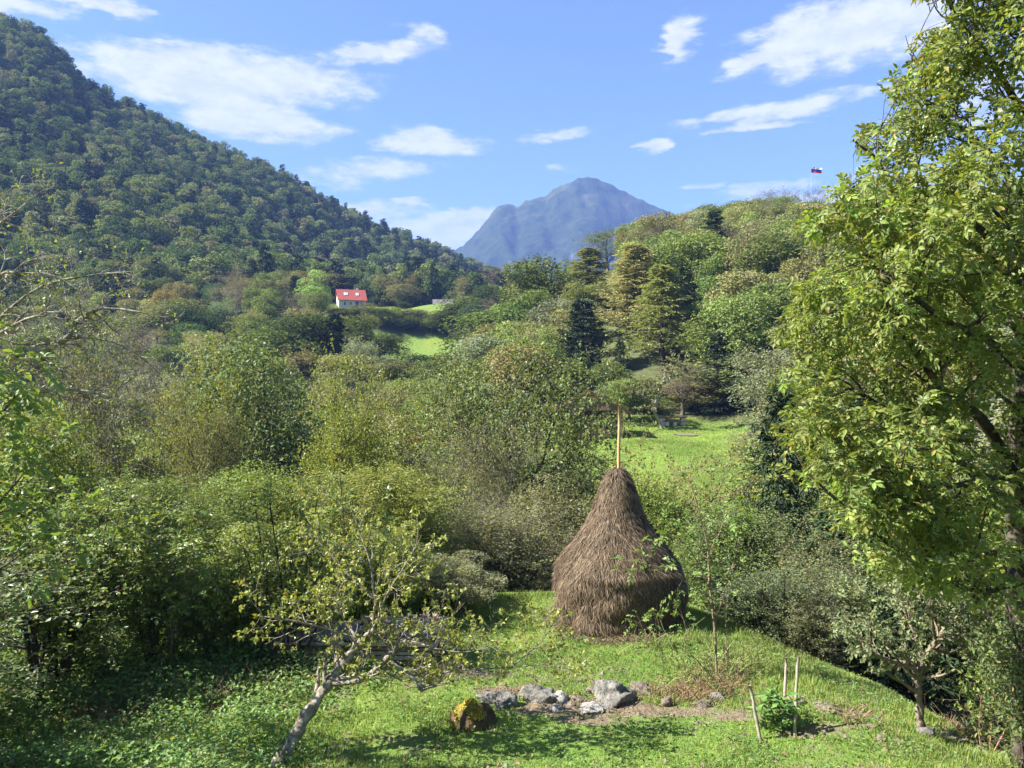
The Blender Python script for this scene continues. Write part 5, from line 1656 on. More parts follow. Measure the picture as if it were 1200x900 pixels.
for sx in (-1.9, 2.0):
    f_ = MB()
    cy = -HW * 0.50; cz_ = HE + sl * (HW + cy) + .06
    an = math.atan(sl)
    f_.box((sx, cy, cz_), (1.35 if sx < 0 else 1.0, 1.5, 0.14), rx=an)
    fo = f_.build('skylight', M_FRAME, roof)
    p_ = MB(); p_.box((sx, cy - .03, cz_ + .06), (1.15 if sx < 0 else 0.8, 1.3, 0.14), rx=an); p_.build('pane', M_SKYGLASS, roof)


def window(parent, x, z, w, h, y=-HW):
    f_ = MB()
    for (cx, cz_, sx, sz) in ((x, z + h / 2, w + .16, .1), (x, z - h / 2, w + .16, .1), (x - w / 2, z, .1, h - .1), (x + w / 2, z, .1, h - .1)):
        f_.box((cx, y - .04, cz_), (sx, .12, sz))
    fo = f_.build('window', M_FRAME, parent)
    MB().box((x, y - .02, z), (w - .1, .06, h - .1)).build('pane', M_GLASS, fo)


for (x, z, w, h) in ((1.55, 2.5, 1.3, 2.0), (3.2, 2.5, 1.3, 2.0), (-2.6, 2.6, 0.8, 1.1), (-0.6, 2.6, 0.8, 1.1)):
    window(house, x, z, w, h)

bc = at(519, 360, 292)
barn = empty('barn', tuple(bc), math.radians(6))
tag(barn, 'low barn with grey roof at the right end of the upper meadow', 'barn')
m_ = MB(); m_.add([[-3.4, -2.6, -1.5], [3.4, -2.6, -1.5], [3.4, 2.6, -1.5], [-3.4, 2.6, -1.5], [-3.4, -2.6, 1.0], [3.4, -2.6, 1.0], [3.4, 2.6, 1.0], [-3.4, 2.6, 1.0], [-3.4, 0, 2.75], [3.4, 0, 2.75]],
                  [[0, 1, 5, 4], [1, 2, 6, 5], [2, 3, 7, 6], [3, 0, 4, 7]], [[4, 8, 7], [5, 6, 9]])
m_.build('wall', M_WOOD, barn)
m_ = MB(); slab(m_, (-3.9, -3.1, .75), (3.9, -3.1, .75), (3.9, 0, 2.95), (-3.9, 0, 2.95), .14); slab(m_, (3.9, 3.1, .75), (-3.9, 3.1, .75), (-3.9, 0, 2.95), (3.9, 0, 2.95), .14)
m_.build('roof', M_GREYROOF, barn)

# open wooden hut at the edge of the bright meadow
HX, HY = (690 - 600) / FPX * 84, 84.0
hut = empty('hut', (HX, HY, hz(HX, HY)), math.radians(-4))
tag(hut, 'open wooden hut with brown gabled roof half hidden behind the olive walnut tree', 'hut')
ap, ev = 5.1, 2.75
m_ = MB(); slab(m_, (-4.5, 3.2, ev), (-4.5, -3.2, ev), (0, -3.2, ap), (0, 3.2, ap), 0.22); slab(m_, (4.5, -3.2, ev), (4.5, 3.2, ev), (0, 3.2, ap), (0, -3.2, ap), 0.22)
m_.build('roof', M_HUTROOF, hut)
for x in (-3.4, 0.3, 3.4):
    for y in (-2.6, 2.6):
        MB().box((x, y, 1.55), (.22, .22, 3.1)).build('post', M_WOOD, hut)
for y in (-2.6, 2.6):
    MB().box((0, y, 3.05), (7.4, .2, .24)).build('beam', M_WOOD, hut)
for q in range(12):
    MB().box((-3.2 + q * .58, 2.72, 1.25 + .02 * (q % 3)), (.55, .05, 2.4)).build('plank', M_WOOD, hut)
MB().box((0, -2.6, .55), (7, .1, .9)).build('railing', M_WOOD, hut)
g_ = MB(); g_.add([[-3.9, -2.95, ev + .25], [3.9, -2.95, ev + .25], [0, -2.95, ap - .2], [-3.9, -2.87, ev + .25], [3.9, -2.87, ev + .25], [0, -2.87, ap - .2]], [[0, 3, 4, 1], [1, 4, 5, 2], [2, 5, 3, 0]], [[0, 1, 2], [5, 4, 3]])
g_.build('gable', M_WOOD, hut)

# picnic table on the meadow
TX, TY = (788 - 600) / FPX * 91, 91.0
tb = empty('picnic_table', (TX, TY, hz(TX, TY)), math.radians(3))
tag(tb, 'picnic table with brown top and pale block legs under the trees on the meadow', 'table')
MB().box((0, 0, .98), (3.3, 1.0, .16)).build('table_top', M_WOOD, tb)
for x in (-1.2, 1.2):
    MB().box((x, 0, .44), (.5, .7, .9)).build('leg', M_CONC, tb)
for y in (-1.1, 1.1):
    be = MB().box((0, y, .52), (2.8, .4, .1)).build('bench', M_WOOD, tb)
    for x in (-.9, .0 if y < 0 else .9):
        MB().box((x, y, .235), (.34, .34, .47)).build('bench_leg', M_CONC, be)

# the crooked white trunk beside it
custom_tree('birch_tree', 'crooked white trunked tree beside the picnic table', 'tree',
            [([(777, 506, 89), (772, 492, 89), (766, 480, 89), (770, 468, 89), (774, 452, 89), (783, 436, 89)], 0.19, 0.09), ([(768, 470, 89), (756, 466, 89), (748, 458, 89)], 0.07, 0.03), ([(775, 452, 89), (790, 442, 89), (800, 430, 89)], 0.07, 0.03)],
            [(9, 0.3, 0.9, 1.8, 4, 0.2, 0.08), (5, 0.2, 0.8, 0.8, 3, 0.2, 0.0)], 0.28, OL, (.34, .32, .28), M_BARK, M_LEAF_FAR, 107, None, TPL_QUAD, 14, leaf_t0=0.2)


def patch(name, cpx, cy, rx, ry, mat, label, lift=0.05):
    cx = (cpx - 600) / FPX * cy
    m_ = MB()
    n = 28
    a = np.arange(n) / n * 2 * np.pi
    rr = np.array([0.35, 0.7, 1.0])[:, None] * (1 + 0.15 * np.sin(3 * a + 1) + 0.1 * np.sin(5 * a))[None]
    X = cx + np.cos(a) * rr * rx; Y = cy + np.sin(a) * rr * ry
    Z = H(X, Y) + lift
    V = np.vstack([np.stack([X, Y, Z], -1).reshape(-1, 3), [[cx, cy, hz(cx, cy) + lift]]])
    j = np.arange(n); jn = (j + 1) % n
    Q = np.vstack([np.stack([i * n + j, i * n + jn, (i + 1) * n + jn, (i + 1) * n + j], 1) for i in (0, 1)])[:, ::-1]
    m_.add(V, Q, np.stack([np.full(n, 3 * n), j, jn], 1))
    o = m_.build(name, mat, kind='structure')
    tag(o, label)


patch('gravel_ground', 803, 84.0, 1.3, 1.0, plain('gravel', (0.13, 0.115, 0.075), 0.95, 0.2, 4), 'pale gravel spot on the bright meadow', 0.08)

# flag on the ridge
fx, fy = (950.5 - 600) / FPX * 216, 216.0
fz = hz(fx, fy)
ft = (450 - 196) / FPX * fy
fl = empty('flagpole', (fx, fy, fz))
tag(fl, 'tall thin flagpole on the wooded ridge flying a white blue and red flag', 'flag')
MB().tubes(np.array([[0, 0, -1], [0, 0, (ft - fz) * .5], [0, 0, ft - fz]]), np.array([.04, .035, .025]), 8, cap=True).build('pole', plain('white_paint', (.45, .45, .45), .4, .02, 1, .4, 0), fl)
fh, flw = 1.55, 3.0
cloth = empty('flag', (0.04, 0, ft - fz - fh))
cloth.parent = fl
nx = 20
xs_ = np.linspace(0, 1, nx)
for q, (nm, colr) in enumerate((('red_stripe', (.62, .02, .03)), ('blue_stripe', (.02, .05, .42)), ('white_stripe', (.8, .8, .8)))):
    zz = np.linspace(q / 3, (q + 1) / 3, 4)
    X, Z = np.meshgrid(xs_, zz)
    Yw = 0.22 * np.sin(X * 9 + Z * 1.2) * X
    Zd = Z * fh - 0.28 * X ** 1.5 * (0.5 + Z * 0.5) + 0.05 * np.sin(X * 8)
    V = np.stack([X * flw, Yw, Zd], -1).reshape(-1, 3)
    V = np.vstack([V, V + [0, .02, 0]])
    n4 = 4 * nx
    i_, j_ = np.meshgrid(np.arange(3), np.arange(nx - 1), indexing='ij')
    f1_ = np.stack([i_ * nx + j_, i_ * nx + j_ + 1, (i_ + 1) * nx + j_ + 1, (i_ + 1) * nx + j_], -1).reshape(-1, 4)
    MB().add(V, np.vstack([f1_, f1_[:, ::-1] + n4])).build(nm, plain(nm, colr, .7, .05, 1, .1, 0), cloth)
# the little shield near the hoist: blue with a white three topped mountain and a red rim
sh = np.array([[0, .42], [.28, .42], [.28, .14], [.14, 0], [0, .14]])
def shield(sc, dx, dz, y, nm, colr, pts=None):
    p = (sh if pts is None else np.array(pts)) * sc
    V = np.vstack([np.column_stack([p[:, 0] + dx, np.full(len(p), y), p[:, 1] + dz]), np.column_stack([p[:, 0] + dx, np.full(len(p), y + .02), p[:, 1] + dz])])
    n = len(p)
    m_ = MB().add(V, [[i, (i + 1) % n, n + (i + 1) % n, n + i] for i in range(n)], [[0, i + 1, i] for i in range(1, n - 1)])
    m_.build(nm, plain(nm, colr, .7, .05, 1, .1, 0), cloth)
shield(1.7, .55, .80, -.17, 'shield_rim', (.62, .02, .03))
shield(1.5, .575, .835, -.19, 'shield', (.02, .05, .42))
shield(1.0, .585, 1.0, -.21, 'shield_mountain', (.8, .8, .8), [[.02, .02], [.11, .24], [.165, .16], [.21, .32], [.255, .16], [.31, .24], [.40, .02]])

# ------------------------------------------------------------------ covered timber pile
PY, PX0, PX1 = 13.9, -4.15, -1.35
pz = hz(-2.7, PY) - 0.02
pile = empty('timber_pile', (-2.75, PY, pz), math.radians(-3))
tag(pile, 'low pile of long dark planks behind the leaning tree', 'timber pile')
pg_ = np.random.default_rng(33)
for x in (-1.1, 0.0, 1.1):
    MB().box((x, 0, .05), (.12, 1.0, .12)).build('bearer', M_WOODGREY, pile)
for lay in range(5):
    for q in range(4):
        m_ = MB().box((pg_.normal(0, .06), -.38 + q * .25 + pg_.normal(0, .015), .14 + lay * .078), (2.75 + pg_.normal(0, .12), .2, .055), rz=pg_.normal(0, .012))
        m_.build('plank', M_WOODGREY if (lay + q) % 3 else M_WOOD, pile)


def corrugated(name, label, cx, cy, cz, lx, ly, rz, tilt, mat, amp=.022, pitch=.09):
    n = int(lx / pitch * 8)
    x = np.linspace(-lx / 2, lx / 2, n); y = np.linspace(-ly / 2, ly / 2, 6)
    X, Y = np.meshgrid(x, y, indexing='ij')
    Z = amp * np.sin(X / pitch * 2 * np.pi) + 0.02 * np.sin(Y * 2 + X) + 0.03 * np.sin(X * 1.1)
    V = np.stack([X, Y, Z], -1).reshape(-1, 3)
    N = len(V)
    i_, j_ = np.meshgrid(np.arange(n - 1), np.arange(5), indexing='ij')
    f_ = np.stack([i_ * 6 + j_, (i_ + 1) * 6 + j_, (i_ + 1) * 6 + j_ + 1, i_ * 6 + j_ + 1], -1).reshape(-1, 4)
    e_ = []
    for i in range(n - 1):
        e_.append([(i + 1) * 6, i * 6, i * 6 + N, (i + 1) * 6 + N]); e_.append([i * 6 + 5, (i + 1) * 6 + 5, (i + 1) * 6 + 5 + N, i * 6 + 5 + N])
    o = MB().add(np.vstack([V, V - [0, 0, .008]]), np.vstack([f_, f_[:, ::-1] + N, np.array(e_)])).build(name, mat, smooth=False)
    o.location = (cx, cy, cz); o.rotation_euler = (tilt, 0, rz)
    tag(o, label, 'roofing sheet', 'roofing sheets on the timber pile')
    return o


M_SHEET = plain('fibre_sheet', (0.21, 0.19, 0.165), 0.8, 0.4, 6)
corrugated('corrugated_sheet', 'pale corrugated roofing sheet on the left half of the timber pile', -3.45, PY - .02, pz + .54, 1.5, .9, math.radians(-3), math.radians(2), M_SHEET)
corrugated('corrugated_sheet', 'stained corrugated roofing sheet strewn with dead leaves on the right half of the timber pile', -2.0, PY + .02, pz + .58, 1.55, .9, math.radians(-5), math.radians(3), plain('stained_sheet', (0.22, 0.19, 0.17), 0.85, 0.5, 9))
lr_ = np.random.default_rng(44)
n = 800
px_ = np.stack([lr_.uniform(-2.75, -1.25, n), PY + lr_.uniform(-.42, .45, n), np.zeros(n)], 1)
px_[:, 2] = pz + .625 + (px_[:, 1] - PY) * .052 + lr_.uniform(0, .05, n)
dd_ = unit(lr_.normal(0, 1, (n, 3)) * [1, 1, .3]); nn_ = unit(lr_.normal(0, .5, (n, 3)) + [0, 0, 1])
M_DRY = leaf_material('dry_leaf', 0.1, 0.05, hue=0.06, autumn=0.35, autumn_col=(0.5, 0.47, 0.44), vspread=0.8)
lit = MB().leaves(px_, dd_, nn_, lr_.uniform(.05, .13, n), TPL_FOLD, lr_.random(n)).build('fallen_leaves', M_DRY, None, False, (.30, .18, .11), 'stuff')
tag(lit, 'dry brown and whitish leaves lying on the roofing sheets')

# ------------------------------------------------------------------ stones, stump, stakes
def stone_material(name, c0, c1, lich):
    m, k, b, o = principled(name, 0.92, 0.15)
    tc_ = k.n('ShaderNodeTexCoord')
    c, f = noise_col(k, 8, [(0.28, c0), (0.5, tuple((x + y) / 2 for x, y in zip(c0, c1))), (0.66, c1)], 10, tc_.outputs['Object'], 0.7)
    d, f2 = noise_col(k, 17, [(0.47, (1, 1, 1)), (0.64, (0.28, 0.27, 0.24))], 6, tc_.outputs['Object'])
    c = k.mix(lich, c, d, 'MULTIPLY')
    k.l(c, b.inputs['Base Color'])
    add_bump(k, b, f, 1.0, 0.09)
    return m


M_STONE = stone_material('limestone', (0.07, 0.067, 0.058), (0.37, 0.355, 0.32), 0.8)
M_STONEW = stone_material('white_limestone', (0.26, 0.25, 0.23), (0.42, 0.40, 0.37), 0.4)
M_STONET = stone_material('tan_stone', (0.15, 0.12, 0.09), (0.30, 0.25, 0.20), 0.5)


def ico(sub=3):
    import bmesh
    bm = bmesh.new()
    bmesh.ops.create_icosphere(bm, subdivisions=sub, radius=1)
    V = np.array([v.co[:] for v in bm.verts]); T = np.array([[v.index for v in f.verts] for f in bm.faces])
    bm.free()
    return V, T


ICO3, ICO2 = ico(4), ico(3)


def rock(seed, sx, sy, sz, sub=ICO3, rough=0.5):
    r = np.random.default_rng(seed)
    V, T = sub
    V = V.copy()
    for q in range(7):                               # knock flat facets off a ball, then roughen it
        n = unit(r.normal(0, 1, 3)); d = r.uniform(0.45, 0.85)
        s = V @ n
        V = V - np.maximum(s - d, 0)[:, None] * n * 0.9
    nz_ = fbm(V[:, 0] * 2.3 + seed, V[:, 1] * 2.3 + V[:, 2] * 1.7, seed, 5) * rough + fbm(V[:, 2] * 7 + seed, V[:, 0] * 7 + V[:, 1] * 5, seed + 3, 3) * 0.12
    V = V * (1 + nz_)[:, None]
    return V * [sx, sy, sz], T


STONES = [
    # px, base row, width px, height px, material, label
    (722, 826, 60, 38, M_STONE, 'large grey lichened boulder right of the worn earth patch'),
    (751, 812, 34, 17, M_STONET, 'pale low stone behind the right side of the large boulder'),
    (631, 824, 48, 27, M_STONE, 'grey white stone with dark foot at the left end of the worn earth'),
    (590, 830, 34, 30, M_STONE, 'upright bluish grey stone just right of the mossy stump'),
    (654, 822, 27, 20, M_STONEW, 'pale blocky stone touching the worn earth patch'),
    (652, 833, 20, 10, M_STONEW, 'small white stone lying in front of the pale blocky stone'),
    (694, 836, 38, 12, M_STONEW, 'flat white stone lying in the middle of the worn earth'),
    (562, 834, 22, 12, M_STONEW, 'little white stone just above the mossy stump'),
    (574, 824, 34, 17, M_STONE, 'dull half sunken stone left of the upright bluish stone'),
    (677, 822, 20, 10, M_STONET, 'small tan stone on the earth between pale blocky stone and boulder'),
    (694, 812, 20, 11, M_STONET, 'small tan stone at the upper edge of the worn earth'),
    (668, 828, 16, 8, M_STONET, 'tiny rounded stone on the worn earth'),
    (782, 828, 20, 16, M_STONET, 'tan stone in the weeds right of the large boulder'),
    (824, 830, 30, 18, M_STONET, 'tan stone under the dry brush left of the stakes'),
    (842, 822, 26, 14, M_STONE, 'grey stone half buried in dry brush under the saplings'),
    (936, 828, 38, 13, M_STONET, 'low tan stone behind the upright stake'),
    (978, 836, 44, 12, M_STONET, 'long low pale stone right of the upright stake'),
    (1018, 854, 20, 9, M_STONET, 'small stone on the bank between long low stone and apple trunk'),
    (1036, 870, 18, 12, M_STONET, 'small pale stone in the grass left of the apple trunk'),
    (1056, 872, 16, 8, M_STONET, 'smallest pale stone left of the apple trunk'),
    (1092, 864, 30, 17, M_STONE, 'grey stone just right of the little apple tree trunk'),
    (1118, 870, 40, 15, M_STONET, 'broad tan stone at the lower right under the bushes'),
]
for q, (px, py, wp, hp, mt, lab) in enumerate(STONES):
    x, y = ground_px(px, py)
    sx, sz = wp / FPX * y / 2 * 0.92, hp / FPX * y * 0.54
    V, T = rock(500 + q, sx, sx * 0.85, sz, ICO3 if wp > 30 else ICO2)
    o = MB().add(V, None, T).build('stone', mt, None, True)
    o.location = (x, y + sx * .5, hz(x, y + sx * .5) + sz * 0.05)
    o.rotation_euler = (0, 0, RNG.normal(0, .4))
    tag(o, lab, 'stone', 'stones strewn on the terrace')

# stump with yellow moss
sx_, sy_ = ground_px(553, 854)
st = empty('tree_stump', (sx_, sy_ + .2, hz(sx_, sy_ + .2)))
tag(st, 'low rotten stump topped with bright yellow moss', 'stump')
n = 26
a = np.arange(n) / n * 2 * np.pi
lv = [(-.1, 1.3), (.04, 1.2), (.12, 1.08), (.20, .88), (.25, .6)]
rr = np.array([r for z, r in lv])[:, None] * 0.235 * (1 + .10 * np.sin(3 * a) + .07 * np.sin(7 * a + 1))[None]
V = np.stack([np.cos(a) * rr * 1.15, np.sin(a) * rr, np.broadcast_to(np.array([z for z, r in lv])[:, None], rr.shape) + .03 * np.sin(5 * a)[None]], -1).reshape(-1, 3)
j = np.arange(n); jn = (j + 1) % n
Q = np.vstack([np.stack([i * n + j, i * n + jn, (i + 1) * n + jn, (i + 1) * n + j], 1) for i in range(4)])
m_ = MB().add(np.vstack([V, [[0, 0, .25]]]), Q, np.stack([4 * n + j, 4 * n + jn, np.full(n, 5 * n)], 1))
M_STUMP = plain('rotten_wood', (0.085, 0.058, 0.034), .95, .5, 9, .1, 1.0)
m_.build('stump', M_STUMP, st)
V, T = rock(611, .21, .17, .06, ICO3, .5)
V[:, 2] += .06 * np.sin(V[:, 0] * 14)
mo = MB().add(V, None, T).build('moss', plain('yellow_moss', (0.27, 0.225, 0.045), .98, .35, 18, .05, 1.0), st, True)
mt_ = np.random.default_rng(7)
vv = V[mt_.integers(len(V), size=2600)] * 1.02
tuft = MB().leaves(vv, unit(vv * [1, 1, 4] + mt_.normal(0, .12, vv.shape)), unit(mt_.normal(0, 1, vv.shape)), mt_.uniform(.012, .035, len(vv)), TPL_QUAD).build('moss_tufts', M_DEAD, mo, False, (.33, .28, .06), 'stuff')
mo.location = (-.05, -.14, .215); mo.rotation_euler = (.8, -.1, 0)

for q, (a, b, lab) in enumerate([((894, 868, 845 - 39), (879, 803, 0), 'leaning thin wooden stake, leftmost of three by the currant bush'),
                                 ((919, 822, 0), (921, 771, 0), 'short grey wooden stake behind the currant bush'),
                                 ((930, 862, 0), (936, 769, 0), 'tall rough wooden stake right of the currant bush')]):
    x, y = ground_px(a[0], a[1])
    p0 = np.array([x, y, hz(x, y) - .15]); p1 = at(b[0], b[1], y + .05)
    t = np.linspace(0, 1, 9)[:, None]
    pts_ = p0 * (1 - t) + p1 * t + RNG.normal(0, .006, (9, 3))
    o = MB().tubes(pts_ - p0, np.linspace(.027, .02, 9) * (1 + .12 * np.sin(np.arange(9) * 2)), 8, cap=True).build('stake', M_WOODGREY, None, True)
    o.location = tuple(p0)
    tag(o, lab, 'stake', 'wooden stakes in the grass')
x, y = ground_px(912, 860)
K_CUR = Kind('bush', shrub(260, 0.105, TPL_FOLD, 8, .9, .45, 5, 3, 4, .1, .012), M_LEAF, M_TWIG, (.12, .09, .06), 'bush', 'stem')
cb = plant(K_CUR, x, y + .2, hz(x, y + .2), .6, .72, (.13, .24, .05), 1.0, 'small bright green currant bush between the wooden stakes', BG2)

# ------------------------------------------------------------------ grass, weeds, dry brush (uncountable)
gr = np.random.default_rng(91)


def near_points(n, y0, y1, a=0.78):
    Y = np.sqrt(gr.uniform(y0 ** 2, y1 ** 2, n))
    X = gr.uniform(-a, a, n) * Y
    return X, Y


def shown(X, Y):
    Z = H(X, Y)
    return Z, edge_dist(X, Y)


NB = 330000
X, Y = near_points(NB, 8.2, 18.2)
ed = edge_dist(X, Y)
so_ = soil(X, Y)
dens = 0.55 + 0.9 * fbm(X / 0.8, Y / 0.8, 77, 3) + 0.35 * (ed > -2.5)
ok = (ed < 2.0) & (gr.random(NB) < np.clip(dens, .12, 1)) & (gr.random(NB) > sm(so_, 0, .35) * .93)
ok &= ~((X < -2.6) & (Y > 11.6) & (gr.random(NB) < 0.75))
ok &= np.hypot(X - HAYX, Y - HAYY) > 1.26
X, Y = X[ok], Y[ok]
Z = H(X, Y)
n = len(X)
hgt = gr.uniform(.03, .085, n) * (1 + 0.9 * np.clip(fbm(X / 1.4, Y / 1.4, 78, 3), -.4, .8)) * (1 + 0.5 * (edge_dist(X, Y) > -1.2))
a = gr.uniform(0, 6.283, n)
lean = gr.uniform(.1, .75, n) * hgt
wd = gr.uniform(.0028, .0060, n)
dx, dy = np.cos(a), np.sin(a)
b0 = np.stack([X, Y, Z - .01], 1)
sd_ = np.stack([-dy, dx, np.zeros(n)], 1) * wd[:, None]
fw = np.stack([dx, dy, np.zeros(n)], 1)
m1 = b0 + fw * (lean * .35)[:, None] + np.array([0, 0, 1.0]) * (hgt * .62)[:, None]
tp = b0 + fw * lean[:, None] + np.array([0, 0, 1.0]) * hgt[:, None]
V = np.stack([b0 - sd_, b0 + sd_, m1 + sd_ * .8, m1 - sd_ * .8, tp], 1)
o_ = (np.arange(n) * 5)[:, None]
tone = np.clip(0.5 + 0.9 * fbm(X / 0.9, Y / 0.9, 79, 4) + gr.normal(0, .22, n), 0, 1)
M_GRASS = leaf_material('grass_blade', 0.35, 0.04, hue=0.07, autumn=0.10, autumn_col=(0.33, 0.27, 0.11), vspread=0.9)
g_ = MB().add(V, np.array([[0, 1, 2, 3]]) + o_, np.array([[3, 2, 4]]) + o_, rnd=np.repeat(tone, 5)).build('grass', M_GRASS, None, False, (.185, .255, .055), 'stuff')
tag(g_, 'sunlit short green grass on the terrace round the haystack')

# broad leaved weeds: thick on the shaded bank at the left, in tufts elsewhere
NW = 130000
X, Y = near_points(NW, 8.4, 17.5)
ed = edge_dist(X, Y)
cl = fbm(X / 0.55, Y / 0.55, 87, 4) + 0.5 * fbm(X / 2.2, Y / 2.2, 88, 2)
bank = sm(-X + 0.25 * (Y - 12), 1.2, 3.4)
prob = np.clip(0.12 + 0.55 * (cl > 0.12) + 0.9 * bank * (cl > -0.25), 0, 1)
ok = (ed < 2.5) & (gr.random(NW) < prob) & (soil(X, Y) < .25) & (np.hypot(X - HAYX, Y - HAYY) > 1.24)
X, Y, bank = X[ok], Y[ok], bank[ok]
n = len(X)
Zg = H(X, Y)
hh = gr.random(n) ** 0.8 * (0.10 + 0.38 * bank * (0.6 + 0.8 * np.clip(fbm(X / 1.1, Y / 1.1, 90, 3) + .4, 0, 1)))
p = np.stack([X, Y, Zg + hh], 1)
dd_ = unit(np.stack([gr.normal(0, 1, n), gr.normal(0, 1, n), gr.normal(-.1, .35, n)], 1)); nn_ = unit(gr.normal(0, .45, (n, 3)) + [0, 0, 1])
wm = MB().leaves(p, dd_, nn_, gr.uniform(.024, .062, n) * (1 + .6 * bank), TPL_FOLD, gr.random(n))
ix = gr.choice(n, min(n, 9000), replace=False)
stp = np.stack([np.stack([X[ix], Y[ix], Zg[ix] - .01], 1), p[ix] - (p[ix] - np.stack([X[ix], Y[ix], Zg[ix]], 1)) * .5 + gr.normal(0, .01, (len(ix), 3)), p[ix]], 1)
wm.tubes(stp, np.tile([[.0025, .002, .0015]], (len(ix), 1)), 3)
w_ = wm.build('undergrowth', M_LEAF, None, False, (.145, .235, .058), 'stuff')
tag(w_, 'low broad leaved weeds, nettles and creepers on the bank and in the grass')

# dry stalks and brush
def brush(spots, seed, col, label, name='dry_brush'):
    r = np.random.default_rng(seed)
    m_ = MB()
    for (px, py, wpx, cnt, ht) in spots:
        x, y = ground_px(px, py)
        w_ = wpx / FPX * y / 2
        bx = x + r.normal(0, w_ * .5, cnt); by = y + .25 + r.normal(0, .28, cnt)
        bz = H(bx, by)
        b0 = np.stack([bx, by, bz], 1)
        d = unit(np.stack([r.normal(0, .8, cnt), r.normal(0, .6, cnt), np.abs(r.normal(.55, .4, cnt))], 1))
        L = ht * r.uniform(.4, 1.2, cnt)[:, None]
        b1 = b0 + d * L * .5 + r.normal(0, .03, (cnt, 3)); b2 = b1 + unit(d + r.normal(0, .5, (cnt, 3))) * L * .5
        b2[:, 2] = np.maximum(b2[:, 2], H(b2[:, 0], b2[:, 1]) + .01)
        m_.tubes(np.stack([b0, b1, b2], 1), np.tile([[.005, .004, .002]], (cnt, 1)) * r.uniform(.6, 1.4, (cnt, 1)), 3)
    o = m_.build(name, M_TWIG, None, False, col, 'stuff')
    tag(o, label)


brush([(815, 822, 80, 260, .32), (850, 815, 60, 160, .4), (700, 832, 120, 120, .14), (1170, 876, 90, 380, .38), (1010, 850, 70, 120, .2), (910, 835, 60, 120, .25), (620, 820, 110, 140, .2), (775, 822, 50, 90, .3)], 5, (.26, .17, .11), 'dry brown brush and dead stalks lying round the stones and stakes')
brush([(240, 830, 260, 300, .55), (90, 850, 240, 220, .5), (360, 800, 200, 220, .5), (500, 800, 120, 140, .4)], 6, (.20, .16, .10), 'dead stalks and fallen twigs on the shaded bank at the left', 'dead_stalks')
# tall grass stems at the foot of the saplings
brush([(830, 800, 90, 140, .7), (870, 790, 110, 120, .6), (770, 765, 90, 90, .45)], 7, (.24, .27, .10), 'tall thin grass stems round the saplings', 'tall_grass')

# pebbles, crumbs of stone and dead leaves on the worn earth
pr_ = np.random.default_rng(121)
X, Y = near_points(26000, 9, 16)
so_ = soil(X, Y)
ok = (so_ > 0.0) & (pr_.random(len(X)) < 0.5)
X, Y = X[ok], Y[ok]
Z = H(X, Y)
n = len(X)
sz_ = pr_.uniform(.008, .03, n) * np.where(pr_.random(n) < .05, 2.2, 1)
oct_ = np.array([[1, 0, 0], [0, 1, 0], [-1, 0, 0], [0, -1, 0], [0, 0, .7], [.3, .2, -.5]])
V = oct_[None] * sz_[:, None, None] * pr_.uniform(.7, 1.3, (n, 6, 1)) + np.stack([X, Y, Z + .004], 1)[:, None]
o_ = (np.arange(n) * 6)[:, None, None]
T = np.array([[0, 1, 4], [1, 2, 4], [2, 3, 4], [3, 0, 4], [1, 0, 5], [2, 1, 5], [3, 2, 5], [0, 3, 5]])[None] + o_
pb = MB().add(V, None, T.reshape(-1, 3)).build('pebbles', M_STONET, None, False, None, 'stuff')
tag(pb, 'crumbs of stone scattered on the worn earth')
X, Y = near_points(6000, 9, 17)
ok = (edge_dist(X, Y) < 1) & (pr_.random(len(X)) < np.clip(.25 + soil(X, Y) + .7 * sm(-X, 1, 4), .08, 1))
X, Y = X[ok], Y[ok]; n = len(X)
p = np.stack([X, Y, H(X, Y) + pr_.uniform(.01, .05, n)], 1)
dl = MB().leaves(p, unit(pr_.normal(0, 1, (n, 3)) * [1, 1, .25]), unit(pr_.normal(0, .4, (n, 3)) + [0, 0, 1]), pr_.uniform(.03, .075, n), TPL_FOLD).build('dead_leaves', M_DEAD, None, False, (.17, .11, .06), 'stuff')
tag(dl, 'dead brown leaves lying on the earth and in the grass')
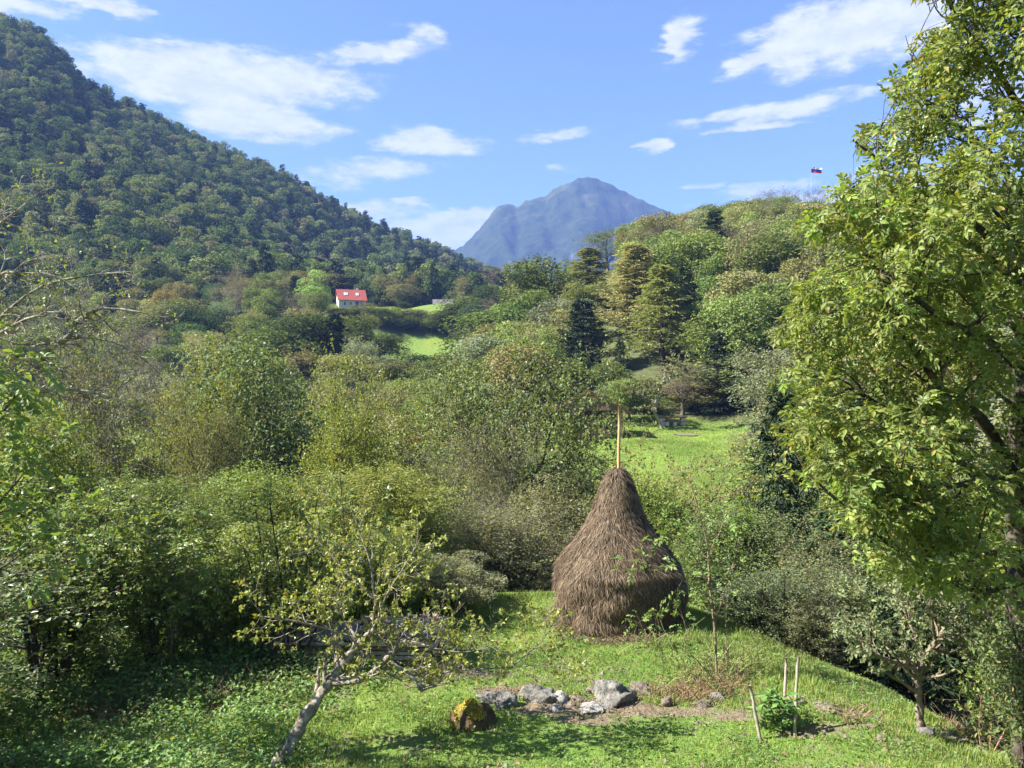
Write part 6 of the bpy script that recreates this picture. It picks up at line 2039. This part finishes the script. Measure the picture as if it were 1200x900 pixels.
# hay fallen round the foot of the stack
n = 9000
a = pr_.uniform(0, 6.283, n); r = 1.14 + np.abs(pr_.normal(0, .16, n))
X, Y = HAYX + np.cos(a) * r, HAYY + np.sin(a) * r
b0 = np.stack([X, Y, H(X, Y) + pr_.uniform(.0, .07, n)], 1)
d = unit(np.stack([np.cos(a) + pr_.normal(0, .8, n), np.sin(a) + pr_.normal(0, .8, n), pr_.normal(-.05, .25, n)], 1))
sd_ = unit(np.cross(d, [0, 0, 1.0])) * .004
L = pr_.uniform(.08, .25, n)[:, None]
V = np.stack([b0 - sd_, b0 + sd_, b0 + d * L + sd_ * .5, b0 + d * L - sd_ * .5], 1)
V[:, :, 2] = np.maximum(V[:, :, 2], H(V[:, :, 0], V[:, :, 1]) + .005)
MB().add(V, np.array([[0, 1, 2, 3]]) + (np.arange(n) * 4)[:, None], rnd=np.repeat(pr_.random(n), 4)).build('loose_hay', ms_, None, False, None, 'stuff')
tag(bpy.data.objects['loose_hay'], 'loose hay fallen round the foot of the haystack')
# tufts of grass that give the far meadows their nap
tr_ = np.random.default_rng(131)
n = 70000
Y = np.sqrt(tr_.uniform(52 ** 2, 98 ** 2, n)); X = (tr_.uniform(540, 890, n) - 600) / FPX * Y
ok = in_poly(X, Y, MEADOW_A) & (tr_.random(n) < np.clip(.5 + 1.2 * fbm(X / 3, Y / 3, 93, 4), .1, 1)) & (np.hypot(X - TX, Y - TY) > 1.6) & (np.hypot(X - (803 - 600) / FPX * 84, Y - 84) > 1.5)
X, Y = X[ok], Y[ok]; n = len(X)
b0 = np.stack([X, Y, H(X, Y) - .01], 1)
mt2 = MB()
for q in range(2):
    a = tr_.uniform(0, 6.283, n)
    mt2.leaves(b0 + tr_.normal(0, .05, (n, 3)) * [1, 1, 0], unit(np.stack([np.cos(a) * .8, np.sin(a) * .8, np.full(n, .8)], 1)), unit(np.stack([-np.sin(a), np.cos(a), np.full(n, .4)], 1)), tr_.uniform(.08, .24, n), TPL_LONG, np.clip(.5 + fbm(X / 4, Y / 4, 95, 4) + tr_.normal(0, .15, n), 0, 1))
mg_ = mt2.build('meadow_grass', M_GRASS, None, False, (.235, .34, .075), 'stuff')
tag(mg_, 'bright mown grass of the meadow behind the haystack')
